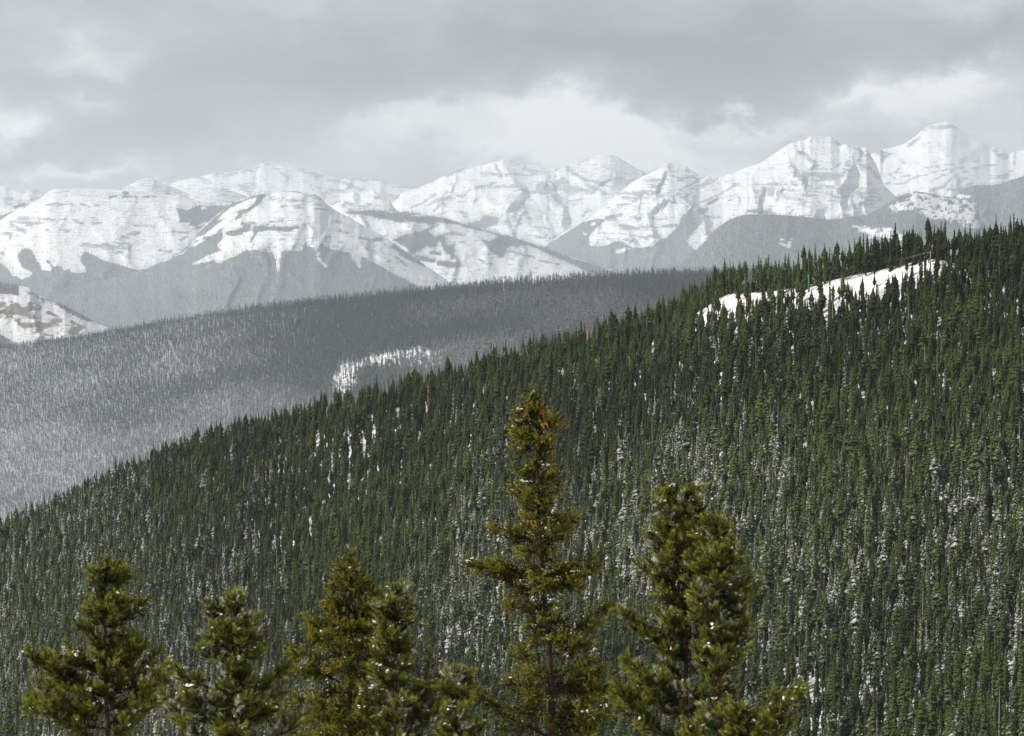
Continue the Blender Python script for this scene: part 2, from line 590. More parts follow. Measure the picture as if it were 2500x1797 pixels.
    for dd, dz in ((D[-1].mean() * 0.02, 0.012), (D[-1].mean() * 0.10, 0.05)):
        yy = D[-1] + dd
        bx.append(u[-1] * yy)
        by_.append(yy)
        bz.append(Zw[-1] - dz * yy)
    allv = np.stack([np.vstack([Xw, bx]), np.vstack([Yw, by_]), np.vstack([Zw, bz])], -1)
    pad = lambda a: np.vstack([a, np.repeat(a[-1:], 2, 0)])
    r, c = allv.shape[:2]
    me = make_mesh(name, allv.reshape(-1, 3), grid_faces(r, c), [mountain_material(name + '_cover', float(np.mean(D)) * K)], True,
                   {'forest': pad(F), 'rock': pad(RK), 'brush': pad(BR)})
    add_obj(name, me, kind='structure', **({'label': label} if label else {}))
    if tree_n:
        # conifers of the far forests, set out where the ground is wooded
        w = FT.copy()
        w[PX < -120] = 0
        w[PX > 2620] = 0
        w = np.where(w > 0.03, w, 0) * np.abs(sk - bs)[None, :]
        cdf = np.cumsum(w.ravel())
        k_ = np.searchsorted(cdf, rng.random(tree_n) * cdf[-1])
        k_ = np.clip(k_, 0, w.size - 1)
        ri, ci = np.unravel_index(k_, w.shape)
        r2 = np.clip(ri + 1, 0, rows - 1)
        c2 = np.clip(ci + 1, 0, PX.shape[1] - 1)
        fr, fc = rng.random(tree_n), rng.random(tree_n)
        pos = []
        for A in (Xw, Yw, Zw):
            pos.append(A[ri, ci] * (1 - fr) * (1 - fc) + A[r2, ci] * fr * (1 - fc) + A[ri, c2] * (1 - fr) * fc + A[r2, c2] * fr * fc)
        pos = np.stack(pos, -1)
        pos[:, 2] -= 1.0
        h = tree_h * rng.uniform(0.7, 1.2, tree_n)
        sn = np.clip(0.36 + 1.0 * (fbm(PX[ri, ci] * 0.02, PY[ri, ci] * 0.03, 4, 12) - 0.5) + rng.normal(0, 0.12, tree_n), 0.02, 0.8)
        FAR_TREES.append((pos, h, sn, rng.random(tree_n)))
    return PX, PY, D


# the back range on the left, half lost in cloud
sheet('back_range', [(-260, 470), (-60, 452), (0, 455), (14, 454), (25, 461), (57, 471), (70, 458), (80, 457), (113, 472), (125, 486),
      (200, 492), (290, 482), (398, 446), (419, 449), (438, 440), (489, 432), (525, 422), (556, 420), (588, 416), (623, 415), (634, 400),
      (645, 396), (655, 399), (680, 404), (715, 410), (741, 413), (777, 424), (800, 430), (830, 438), (841, 434), (883, 435), (929, 438),
      (947, 448), (968, 453), (1007, 453), (1021, 456), (1150, 480)], 560, 26500, 24300, rows=70,
      spurs=[[(645, 396, 0), (690, 440, 25), (740, 520, 60)], [(645, 396, 0), (622, 440, 30), (600, 520, 60)], [(525, 422, 0), (500, 470, 20), (480, 540, 40)],
             [(70, 458, 0), (55, 480, 20), (40, 540, 40)], [(0, 455, 0), (-10, 540, 40)], [(398, 446, 0), (400, 540, 40)], [(850, 436, 0), (860, 540, 40)],
             [(941, 446, 0), (960, 540, 40)], [(770, 422, 0), (790, 540, 45)], [(250, 488, 0), (250, 540, 20)]],
      rock=[(Z(2, (820, 240), (950, 265), (1120, 240)), 22), (Z(2, (1200, 210), (1380, 210)), 14), (Z(2, (1440, 110), (1390, 230), (1390, 290)), 14),
            (Z(2, (1520, 95), (1700, 200), (1870, 320)), 14), (Z(2, (1950, 180), (2100, 225), (2268, 270)), 20), (Z(2, (1200, 430), (1340, 420)), 40),
            (Z(2, (1330, 400), (1330, 490)), 30), (Z(2, (620, 300), (760, 370)), 12), (Z(3, (0, 290), (130, 340)), 30),
            (Z(3, (420, 380), (700, 380), (960, 395), (1060, 440)), 12), (Z(3, (1150, 490), (1450, 490)), 35), (Z(3, (0, 470), (250, 520), (450, 570)), 14),
            (Z(3, (180, 380), (420, 430), (700, 520)), 14), (Z(3, (1000, 610), (1230, 640)), 40), (Z(3, (200, 560), (330, 630)), 18),
            (Z(1, (330, 220), (410, 170), (500, 230)), 22), (Z(1, (0, 290), (180, 330)), 20), (Z(1, (80, 360), (160, 410)), 20), (Z(1, (500, 170), (640, 240)), 20)],
      patch=0.22, strata=3.0, strata_tilt=-0.35, gully=(5, 0.03), slope=0.4, soft=4)
sheet('back_hills', [(270, 505), (292, 472), (300, 461), (335, 441), (362, 433), (374, 436), (400, 449), (463, 473), (496, 459), (521, 454),
      (538, 456), (570, 466), (612, 484), (680, 520)], 560, 20500, 19200, rows=50,
      spurs=[[(362, 433, 0), (340, 480, 20), (320, 550, 40)], [(521, 454, 0), (500, 500, 20), (480, 550, 40)]],
      rockpoly=[([(270, 420), (700, 420), (700, 560), (270, 560)], 0.34)], strata=2.0, gully=(4, 0.03))  # even rock tone over all the hills paints in their blue shade
# the twin snow pyramids and the domed massif in the middle
sheet('snow_dome', [(930, 540), (960, 497), (972, 484), (981, 471), (1025, 456), (1063, 441), (1092, 426), (1119, 414), (1162, 406), (1206, 396),
      (1227, 389), (1241, 389), (1259, 396), (1290, 403), (1329, 408), (1361, 411), (1382, 403), (1389, 404), (1417, 393), (1435, 387), (1453, 381),
      (1467, 376), (1488, 378), (1512, 385), (1533, 398), (1575, 422), (1603, 438), (1650, 460), (1800, 500)], 680, 22000, 19500, rows=110,
      spurs=[[(1234, 389, 0), (1180, 420, 5), (1175, 470, 20), (1200, 500, 30), (1275, 494, 60), (1260, 560, 90), (1240, 640, 120)],
             [(1275, 494, 60), (1300, 540, 75), (1340, 600, 100)], [(1100, 423, 0), (1060, 480, 20), (1010, 530, 40), (990, 640, 80)],
             [(1175, 470, 20), (1120, 520, 45), (1080, 640, 90)], [(1382, 403, 0), (1400, 440, 5), (1430, 480, 20), (1445, 520, 50), (1420, 600, 80)],
             [(1467, 376, 0), (1500, 430, 20), (1530, 500, 50), (1560, 640, 100)], [(1305, 405, -15), (1320, 440, -20)]],
      forest=[Z(4, (190, 990), (350, 950), (500, 870), (620, 890), (700, 930), (640, 1010), (520, 1060), (440, 1070), (280, 1040))],
      rock=[(Z(4, (430, 300), (620, 310), (700, 340)), 18), (Z(4, (350, 490), (480, 480), (600, 440)), 22), (Z(4, (640, 490), (900, 500), (1100, 560)), 20),
            (Z(4, (760, 315), (1000, 320), (1280, 315)), 8), (Z(4, (800, 110), (950, 190), (1100, 260), (1290, 290)), 18),
            (Z(3, (1390, 790), (1560, 690), (1720, 610)), 10), (Z(3, (1640, 720), (1820, 660), (1950, 600), (2080, 620), (2200, 530)), 13),
            (Z(3, (1700, 820), (1840, 680)), 8), (Z(3, (1760, 700), (1900, 640), (2130, 700)), 11), (Z(3, (1880, 330), (2000, 260), (2250, 200)), 16),
            (Z(3, (1480, 480), (1600, 420), (1720, 400)), 10), (Z(3, (1980, 840), (2080, 820), (2150, 880)), 22), (Z(3, (1780, 880), (1880, 830)), 8),
            (Z(4, (1470, 250), (1600, 200), (1700, 300), (1900, 400), (2100, 450)), 22), (Z(4, (1720, 500), (1900, 540)), 20),
            (Z(4, (1900, 480), (2050, 530), (2160, 590)), 22), (Z(4, (990, 690), (960, 780), (880, 860), (920, 960)), 26), (Z(4, (990, 700), (1050, 850), (1100, 950)), 24),
            (Z(4, (760, 980), (860, 920), (960, 990), (900, 1060)), 22), (Z(4, (1830, 880), (1900, 790), (1960, 830)), 18), (Z(4, (630, 180), (650, 250), (700, 300)), 14),
            (Z(4, (1780, 170), (1900, 110)), 24)],
      rockpoly=[(Z(4, (1180, 440), (1400, 440), (1560, 360), (1620, 400), (1700, 500), (1750, 560), (1650, 600), (1500, 560), (1300, 600), (1100, 580), (1000, 560), (1180, 540)), 0.62),
                (Z(4, (1300, 600), (1500, 560), (1560, 700), (1500, 760), (1350, 740)), 0.45), (Z(4, (1460, 240), (2100, 30), (2500, 50), (2900, 300), (2500, 600), (2100, 600), (1700, 350)), 0.16),
                (Z(4, (1500, 620), (1800, 600), (1860, 700), (1620, 840)), 0.25)],
      patch=0.10, strata=1.6, gully=(5, 0.035), tree_n=1050)
sheet('snow_pyramids', [(790, 525), (808, 503), (827, 485), (864, 466), (880, 475), (890, 472), (911, 465), (928, 474), (952, 487), (960, 504),
      (977, 520), (1010, 545)], 560, 18500, 18000, rows=60, slope=0.75,
      spurs=[[(864, 466, 0), (845, 500, 20), (838, 540, 40)], [(911, 465, 0), (893, 474, 5), (875, 500, 30), (868, 540, 45)], [(927, 487, 22), (940, 510, 40), (946, 550, 55)],
             [(911, 465, 0), (927, 487, 22)], [(952, 487, 0), (985, 540, 40)]],
      rock=[(Z(3, (900, 650), (950, 610)), 22), (Z(3, (440, 760), (480, 720), (560, 740)), 20), (Z(3, (680, 760), (820, 735)), 12), (Z(3, (290, 740), (400, 650)), 10)],
      strata=1.0, gully=(3, 0.04), jag=0.4)
# the high white peak on the right
sheet('white_peak', [(2080, 430), (2112, 395), (2121, 380), (2137, 372), (2153, 365), (2174, 361), (2206, 351), (2234, 333), (2250, 317), (2266, 306), (2290, 300),
      (2308, 297), (2319, 299), (2335, 312), (2361, 329), (2400, 349), (2416, 361), (2426, 359), (2446, 365), (2463, 375), (2477, 370), (2500, 365),
      (2600, 350), (2760, 380)], 600, 21500, 19300, rows=120, jag=0.5,
      spurs=[[(2250, 317, 0), (2234, 345, 6), (2195, 375, 14), (2175, 420, 22), (2180, 445, 40)], [(2330, 350, 0), (2350, 390, 20), (2340, 410, 40), (2350, 450, 60), (2330, 560, 90)],
             [(2440, 400, 20), (2400, 430, 50), (2380, 480, 80)], [(2156, 452, 55), (2230, 440, 70), (2300, 412, 66)]],
      bench=[([(2150, 452), (2210, 447), (2235, 432), (2280, 422), (2330, 411), (2420, 405), (2500, 400)], 0.5)],
      rock=[(Z(7, (850, 205), (960, 185), (1100, 175), (1290, 165)), 22), (Z(7, (860, 240), (780, 330), (640, 460)), 10), (Z(7, (220, 530), (400, 540), (300, 620)), 34),
            (Z(7, (600, 660), (480, 800)), 12), (Z(7, (390, 820), (470, 880)), 10), (Z(7, (570, 860), (680, 830)), 7), (Z(7, (870, 750), (1050, 700), (1300, 690)), 10),
            (Z(7, (1000, 930), (1150, 840), (1300, 770)), 11), (Z(7, (350, 960), (600, 950), (750, 860), (1000, 800), (1300, 740)), 6), (Z(7, (1350, 740), (1420, 750)), 22),
            (Z(7, (1290, 850), (1450, 780)), 18), (Z(7, (950, 1050), (1150, 1010), (1250, 880)), 13), (Z(7, (1370, 930), (1470, 890)), 20), (Z(7, (1180, 1050), (1380, 1040)), 10),
            (Z(7, (1790, 870), (1960, 860)), 18), (Z(7, (1850, 480), (1920, 560), (2000, 600)), 34), (Z(7, (2140, 530), (2120, 720)), 14), (Z(7, (1480, 770), (1620, 720), (1850, 690)), 10),
            (Z(7, (1350, 980), (1360, 880)), 8), (Z(7, (2000, 850), (2100, 780)), 25), (Z(7, (1560, 650), (1640, 630)), 9), (Z(7, (820, 330), (700, 420)), 12)],
      patch=0.02, strata=0.8, strata_tilt=0.35, gully=(2.0, 0.02), rough=(2.0, 0.03), slope=0.5, soft=8, crags=6.0, rocky=0.3)
# the banded massif right of the middle
sheet('banded_massif', [(1240, 690), (1300, 620), (1327, 601), (1373, 569), (1423, 541), (1439, 534), (1456, 520), (1470, 507), (1500, 479), (1510, 470), (1551, 440), (1579, 426),
      (1607, 412), (1633, 396), (1649, 400), (1674, 405), (1709, 429), (1762, 431), (1790, 421), (1833, 405), (1864, 393), (1890, 375), (1916, 357), (1937, 347), (1963, 342), (1978, 332),
      (1999, 334), (2027, 334), (2038, 342), (2050, 351), (2067, 352), (2092, 358), (2115, 359), (2120, 373), (2136, 398), (2147, 425), (2156, 452), (2184, 478), (2230, 505), (2330, 540), (2420, 600)],
      700, 18200, 16400, step=2.5, rows=150, slope=0.62,
      spurs=[[(1633, 396, 0), (1610, 430, 12), (1560, 470, 30), (1512, 475, 40), (1480, 500, 50), (1400, 570, 70), (1330, 620, 80)],
             [(1633, 396, 0), (1640, 440, 0), (1610, 480, 45), (1586, 500, 75), (1590, 560, 95), (1595, 600, 100)],
             [(1586, 500, 75), (1560, 530, 70), (1510, 570, 80), (1480, 600, 90)],
             [(1937, 347, 0), (1900, 400, 20), (1845, 450, 55), (1842, 500, 80), (1800, 530, 90), (1700, 600, 110)],
             [(1762, 431, 0), (1750, 470, 15), (1720, 510, 60), (1665, 530, 80), (1620, 600, 110)],
             [(1978, 332, 0), (1990, 420, -5), (1995, 430, 40), (1955, 460, 62), (1952, 520, 90)], [(2067, 352, 0), (2080, 380, 0), (2120, 450, 40)], [(2110, 360, 0), (2118, 400, 10), (2150, 450, 40)],
             [(2070, 450, 50), (2080, 500, 80), (2070, 560, 110)]],
      forest=[Z(5, (1050, 820), (1240, 730), (1300, 700), (1440, 710), (1400, 780), (1280, 840), (1380, 870), (1300, 960), (1200, 1100), (1130, 1180), (1140, 1220), (1240, 1290),
                (1330, 1240), (1480, 1050), (1540, 980), (1800, 900), (3000, 1300), (3000, 1800), (-1400, 1800), (-900, 1300), (-200, 1250), (0, 1230), (120, 1170), (230, 1180), (300, 1230), (480, 1260), (640, 1240), (760, 1140), (880, 1080), (1000, 940)),
              Z(4, (1200, 1360), (1290, 1310), (1550, 1130), (1830, 970), (1920, 930), (2000, 930), (2200, 910), (2130, 990), (2000, 1080), (1930, 1200), (1950, 1330), (2050, 1230), (2000, 1350), (2268, 1230), (2268, 1900), (1000, 1900)),
              ('stroke', Z(5, (1400, 670), (1530, 600)), 4), ('stroke', Z(5, (1960, 770), (2220, 780)), 5), ('stroke', Z(5, (0, 870), (100, 840)), 4)],
      clear=[('stroke', Z(4, (1830, 1120), (1870, 1140)), 4), ('stroke', Z(5, (150, 1330), (230, 1320)), 3), ('stroke', Z(5, (260, 1290), (320, 1290)), 3), ('stroke', Z(4, (1950, 1010), (1980, 1000)), 3)],
      rock=[(Z(5, (170, 530), (400, 530), (700, 520)), 24), (Z(5, (230, 575), (500, 575)), 10), (Z(5, (620, 470), (660, 430)), 26), (Z(5, (1000, 340), (1200, 290), (1250, 330)), 20),
            (Z(5, (1000, 500), (1350, 290)), 13), (Z(5, (1050, 540), (1450, 330)), 13), (Z(5, (1090, 560), (1530, 320)), 11), (Z(5, (1300, 660), (1500, 560), (1780, 410)), 10),
            (Z(5, (970, 510), (1050, 560), (1220, 730)), 12), (Z(5, (330, 850), (480, 870)), 16), (Z(5, (250, 990), (400, 1005), (560, 990)), 34), (Z(5, (640, 990), (860, 975), (960, 970)), 12),
            (Z(5, (650, 870), (830, 880)), 9), (Z(5, (270, 1110), (750, 1130)), 8), (Z(5, (620, 330), (840, 320)), 12), (Z(5, (280, 1180), (420, 1190)), 12), (Z(5, (880, 200), (860, 120)), 8),
            (Z(5, (160, 700), (300, 680)), 18), (Z(5, (1330, 850), (1600, 855)), 9), (Z(5, (40, 900), (200, 810)), 12),
            (Z(6, (560, 290), (620, 400), (720, 440), (780, 520), (870, 590)), 24), (Z(6, (850, 625), (1000, 650)), 22), (Z(6, (770, 715), (1060, 720)), 32), (Z(6, (930, 770), (1080, 770), (1200, 740), (1310, 640), (1290, 560)), 22),
            (Z(6, (1100, 255), (1190, 300)), 22), (Z(6, (1380, 350), (1500, 420), (1450, 520)), 18), (Z(6, (1480, 570), (1600, 650)), 20), (Z(6, (1570, 440), (1700, 490), (1850, 430)), 30),
            (Z(6, (1640, 680), (1780, 800)), 16), (Z(6, (1060, 640), (1200, 560)), 12), (Z(6, (580, 745), (690, 745)), 9), (Z(6, (200, 825), (380, 830)), 8), (Z(6, (640, 770), (900, 790)), 10),
            (Z(6, (1570, 350), (1580, 420)), 12), (Z(6, (30, 850), (600, 860)), 7), (Z(6, (660, 860), (1100, 880)), 8), (Z(6, (1390, 910), (1450, 915)), 14), (Z(6, (1400, 960), (1700, 970)), 10), (Z(6, (660, 1000), (1270, 1030)), 9),
            (Z(6, (0, 1215), (160, 1225)), 20)],
      rockpoly=[(Z(6, (25, 850), (260, 860), (280, 990), (140, 1010), (150, 1120), (15, 1130)), 0.42), (Z(6, (660, 860), (1360, 880), (1400, 1060), (900, 1090), (660, 1010)), 0.26),
                (Z(6, (1380, 880), (1720, 920), (1780, 1060), (1550, 1180), (1310, 1170), (1380, 1040)), 0.32), (Z(5, (600, 260), (900, 200), (1050, 300), (980, 470), (700, 600), (450, 600), (560, 430)), 0.22),
                (Z(5, (1000, 300), (1450, 290), (1500, 350), (1000, 540)), 0.22), (Z(5, (250, 830), (900, 850), (980, 1000), (300, 1050)), 0.12)],
      patch=0.14, strata=4.5, gully=(4.0, 0.03), rough=(2.2, 0.06), tree_n=9750)
# the long flat-topped mountain on the left, its neighbour and the low hill in the middle
sheet('knoll', [(-200, 520), (-50, 512), (0, 510), (23, 501), (58, 492), (74, 488), (99, 485), (113, 478), (125, 480), (180, 500)], 620, 16500, 15500, rows=40,
      forest=[Z(1, (40, 455), (330, 360), (440, 390), (400, 430), (240, 465)), ('stroke', Z(1, (0, 600), (150, 530), (400, 440)), 5), ('stroke', Z(1, (430, 330), (640, 260)), 3)], tree_n=750)
sheet('flat_topped_mountain', [(-320, 700), (-120, 612), (0, 539), (42, 511), (74, 498), (99, 486), (113, 472), (123, 465), (134, 462), (176, 460), (247, 460), (300, 463), (353, 467), (380, 470),
      (406, 476), (438, 476), (465, 484), (493, 493), (530, 495), (567, 495), (640, 510), (760, 560)], 860, 13900, 11600, rows=150, jag=0.5, slope=0.5,
      spurs=[[(74, 506, 0), (30, 530, 10), (-40, 575, 30), (-120, 640, 60)], [(138, 480, 0), (110, 540, 40), (60, 620, 80), (10, 700, 110)], [(270, 483, 0), (280, 560, 60), (250, 640, 110), (300, 760, 150)],
             [(200, 480, 0), (190, 560, 50), (150, 640, 95), (120, 760, 130)], [(380, 486, -20), (370, 560, 20), (380, 640, 60), (420, 760, 120)], [(500, 493, 0), (480, 520, 20), (430, 560, 40), (400, 640, 75)],
             [(600, 500, 0), (620, 700, 120)]],
      bench=[([(60, 512), (80, 503), (113, 483), (138, 479), (203, 481), (265, 483), (370, 485), (410, 488), (560, 500)], 4.0)],
      forest=[Z(1, (-900, 1000), (0, 1190), (40, 1210), (150, 1300), (190, 1370), (320, 1420), (430, 1350), (300, 1270), (250, 1180), (250, 1110), (310, 1000), (345, 980), (400, 1000), (450, 1010), (470, 1070),
                (540, 1180), (600, 1290), (700, 1300), (690, 1240), (620, 1180), (660, 1150), (700, 1180), (760, 1230), (840, 1230), (850, 1180), (900, 1280), (990, 1260), (1000, 1310), (1100, 1330), (1180, 1320),
                (1170, 1260), (1110, 1180), (1120, 1090), (1180, 1030), (1240, 1050), (1340, 1100), (1420, 1150), (1560, 1190), (1700, 1230), (1810, 1250), (1920, 1300), (2060, 1270), (2268, 1180), (2700, 900), (4000, 1800), (4000, 2600), (-1800, 2600), (-1800, 1600)),
              Z(2, (290, 720), (440, 740), (560, 690), (660, 680), (950, 690), (1080, 670), (1250, 800), (900, 1000), (640, 1010), (430, 1050), (560, 1000), (700, 930), (590, 970), (450, 980), (470, 930), (330, 930)),
              ('stroke', Z(1, (1540, 285), (1700, 280), (2000, 290), (2150, 280)), 2.6), ('stroke', Z(1, (1720, 240), (1770, 235)), 3.5)],
      clear=[Z(2, (620, 720), (680, 700), (720, 740), (650, 745)), ('stroke', Z(1, (850, 1270), (850, 1330)), 1.6)],
      rock=[(Z(1, (260, 590), (500, 590), (760, 600)), 12), (Z(1, (150, 640), (420, 640), (740, 650)), 14), (Z(1, (780, 640), (900, 600)), 14), (Z(1, (1040, 600), (1140, 650)), 14), (Z(1, (1290, 590), (1400, 630)), 20),
            (Z(1, (640, 395), (1030, 395)), 9), (Z(1, (1120, 400), (1380, 405)), 7), (Z(1, (160, 700), (340, 760)), 30), (Z(1, (0, 820), (150, 790), (150, 860)), 16), (Z(1, (1250, 960), (1400, 970), (1780, 970)), 42),
            (Z(1, (1500, 920), (1740, 920)), 12), (Z(1, (1740, 790), (1930, 790)), 18), (Z(1, (1830, 680), (2140, 710)), 14), (Z(1, (1700, 840), (1850, 880), (1900, 920)), 20), (Z(1, (900, 750), (960, 760)), 14),
            (Z(1, (640, 750), (690, 760)), 12), (Z(1, (1140, 955), (1200, 950)), 12), (Z(1, (1560, 1060), (1700, 1070)), 12), (Z(1, (0, 1070), (30, 1060)), 12), (Z(2, (260, 1040), (450, 1060)), 10), (Z(2, (60, 1310), (210, 1320)), 16),
            (Z(2, (340, 1170), (440, 1130)), 9), (Z(1, (380, 660), (450, 670)), 18), (Z(1, (1280, 640), (1380, 640)), 14)],
      rockpoly=[(Z(1, (420, 440), (640, 310), (800, 290), (1000, 310), (1050, 400), (1100, 560), (1130, 900), (900, 900), (700, 1050), (560, 1100), (480, 980), (330, 700), (330, 520)), 0.09),
                (Z(1, (1300, 310), (2268, 330), (2500, 700), (2200, 1000), (1900, 1000), (1500, 700), (1300, 600)), 0.07)],
      crags=5.0, rocky=0.25, patch=0.13, strata=2.0, strata_tilt=-0.05, gully=(3.2, 0.05), rough=(2.0, 0.07), tree_n=13500)
sheet('streaked_mountain', [(-320, 800), (0, 745), (200, 695), (339, 661), (363, 655), (380, 646), (398, 639), (447, 616), (468, 597), (479, 571), (509, 542), (567, 495), (600, 484), (627, 473), (645, 471),
      (662, 473), (680, 466), (706, 466), (733, 468), (752, 476), (768, 474), (782, 480), (799, 500), (813, 509), (831, 520), (845, 527), (869, 539), (919, 568), (947, 583), (980, 605), (1016, 631), (1045, 652),
      (1100, 690), (1200, 760)], [(-320, 900), (600, 860), (1200, 790)], 12500, 10300, rows=150, slope=0.5,
      spurs=[[(662, 473, 0), (610, 540, 40), (540, 590, 80), (470, 640, 120), (400, 760, 150)], [(706, 466, 0), (720, 540, 60), (690, 600, 100), (660, 740, 160)], [(799, 500, 0), (800, 560, 50), (790, 640, 100), (780, 740, 150)],
             [(869, 539, 0), (880, 600, 50), (880, 700, 110)], [(947, 583, 0), (960, 640, 40), (960, 740, 100)], [(300, 675, 0), (250, 760, 60)], [(640, 520, 20), (660, 545, 70), (680, 580, 100)]],
      forest=[Z(2, (1000, 690), (1060, 655), (1250, 590), (1400, 530), (1500, 515), (1600, 525), (1500, 610), (1400, 720), (1230, 830), (1180, 880), (1000, 930), (940, 1040), (960, 1090), (930, 1150), (870, 1240), (930, 1330),
                (700, 1390), (520, 1500), (790, 1440), (900, 1480), (1200, 1320), (1350, 1270), (1480, 1320), (1620, 1330), (1680, 1450), (1700, 1588), (1720, 1330), (1800, 1300), (2040, 1310), (2050, 1220), (2090, 1150),
                (2110, 1240), (2200, 1260), (2268, 1360)) + Z(3, (80, 1380), (90, 1240), (180, 1250), (200, 1300), (250, 1330), (380, 1350), (560, 1400), (600, 1500), (660, 1588), (700, 1440), (760, 1460), (900, 1530), (990, 1588), (1150, 1700), (1500, 1850),
                (1500, 3200), (-6000, 3200), (-6000, 1800)) + Z(2, (-300, 1560), (0, 1500), (380, 1340), (500, 1230), (560, 1080), (730, 920)),
              ('stroke', Z(2, (1000, 1070), (1150, 1060), (1270, 1010)), 7), ('stroke', Z(2, (1380, 1020), (1600, 1010), (1850, 1020), (1960, 990)), 6), ('stroke', Z(2, (1320, 1200), (1400, 1040)), 4),
              ('stroke', Z(2, (1200, 940), (1290, 980)), 5), ('stroke', Z(3, (870, 1220), (960, 1220)), 4), ('stroke', Z(3, (1150, 1320), (1400, 1480), (1560, 1560)), 7), ('stroke', Z(3, (400, 1100), (500, 1130)), 3)],
      clear=[Z(2, (1400, 580), (1380, 650), (1280, 740), (1200, 740), (1060, 820), (920, 890), (840, 910), (900, 840), (1040, 730), (1220, 640)),
             Z(2, (1160, 770), (1130, 850), (990, 960), (860, 1060), (640, 1160), (530, 1170), (700, 1070), (880, 930), (1020, 830)), ('stroke', Z(2, (520, 1240), (700, 1150), (860, 1060)), 1.8),
             ('stroke', Z(3, (70, 1420), (130, 1520), (200, 1588)), 2.2), ('stroke', Z(2, (1570, 1530), (1610, 1570)), 2), ('stroke', Z(3, (590, 1420), (640, 1520), (680, 1600)), 3), ('stroke', Z(2, (1690, 1450), (1695, 1590)), 2)],
      rock=[(Z(2, (1600, 600), (1800, 610), (2000, 630), (2250, 650)), 15), (Z(2, (1870, 480), (2000, 500)), 12), (Z(2, (2110, 545), (2268, 580)), 26), (Z(2, (1750, 690), (1830, 700)), 12), (Z(2, (1900, 705), (2020, 720)), 12),
            (Z(2, (1260, 900), (1400, 960)), 20), (Z(3, (40, 780), (240, 800)), 10), (Z(3, (350, 970), (450, 1000)), 12), (Z(3, (190, 1200), (260, 1170)), 8), (Z(3, (680, 1190), (850, 1240)), 14), (Z(3, (1000, 1290), (1100, 1320)), 12),
            (Z(3, (760, 1340), (1000, 1400)), 10), (Z(3, (1080, 1430), (1300, 1560)), 12), (Z(3, (380, 1250), (430, 1250)), 12), (Z(2, (1450, 960), (1750, 900)), 14)],
      crags=8.0, rocky=0.4, patch=0.18, strata=1.6, strata_tilt=-0.3, gully=(4.0, 0.045), rough=(2.2, 0.07), tree_n=22500)
sheet('middle_hill', [(780, 560), (831, 524), (843, 520), (848, 515), (883, 512), (919, 514), (950, 516), (977, 518), (989, 516), (1007, 518), (1035, 523), (1060, 529), (1086, 532), (1104, 538), (1130, 546), (1142, 549),
      (1185, 560), (1232, 573), (1276, 587), (1329, 603), (1373, 620), (1426, 636), (1453, 645), (1600, 690)], 790, 13700, 11900, rows=120, slope=0.5, jag=0.4,
      spurs=[[(1080, 545, 0), (1060, 580, 40), (1050, 640, 80), (1040, 740, 120)], [(1185, 562, 0), (1200, 620, 40), (1190, 720, 90)], [(960, 560, -40), (980, 600, -40)], [(880, 512, 0), (880, 530, -10)], [(1329, 603, 0), (1320, 640, 20), (1300, 740, 80)]],
      forest=[Z(3, (400, 870), (500, 815), (700, 800), (900, 810), (1080, 825), (1300, 825), (1560, 865), (1850, 915), (2268, 1050), (2268, 1090), (2000, 1010), (1800, 990), (1650, 1020), (1450, 1000), (1330, 1000), (1150, 990), (1000, 950), (850, 910), (700, 890), (500, 880)),
              Z(3, (1190, 1190), (1350, 1130), (1500, 1100), (1640, 1040), (1750, 1000), (1640, 1100), (1720, 1180), (1780, 1130), (1850, 1150), (1880, 1280), (1950, 1300), (1980, 1450), (1850, 1420), (1780, 1250), (1720, 1330), (1600, 1330), (1480, 1400), (1420, 1440), (1300, 1330), (1100, 1230)),
              Z(4, (240, 1010), (480, 1075), (1000, 1225), (1300, 1315), (1550, 1415), (2000, 1555), (2600, 1750), (2600, 1900), (2000, 1700), (1700, 1590), (1500, 1490), (1250, 1380), (980, 1290), (930, 1350), (850, 1310), (780, 1360), (740, 1470), (680, 1480), (560, 1410),
                (470, 1290), (410, 1210), (520, 1230), (600, 1200), (640, 1180), (480, 1120), (400, 1100), (240, 1040)),
              ('stroke', Z(3, (1450, 1480), (1680, 1510)), 6), ('stroke', Z(3, (1650, 1410), (1780, 1420)), 4), ('stroke', Z(3, (1780, 1550), (2050, 1570)), 6), ('stroke', Z(4, (0, 1560), (120, 1588)), 6), ('stroke', Z(4, (20, 1470), (40, 1300)), 4)],
      clear=[Z(3, (1350, 870), (1560, 880), (1640, 900), (1560, 910), (1400, 890))],
      rock=[(Z(4, (800, 1380), (1000, 1420), (1160, 1460)), 12), (Z(4, (1250, 1500), (1500, 1560)), 10), (Z(4, (70, 1130), (200, 1140)), 14), (Z(4, (100, 1240), (180, 1260)), 8), (Z(4, (240, 1470), (300, 1460)), 10), (Z(4, (400, 1500), (520, 1540)), 8), (Z(3, (1850, 1130), (2000, 1120)), 8)],
      patch=0.14, strata=1.0, strata_tilt=-0.3, gully=(4.0, 0.05), rough=(2.0, 0.07), tree_n=6300)
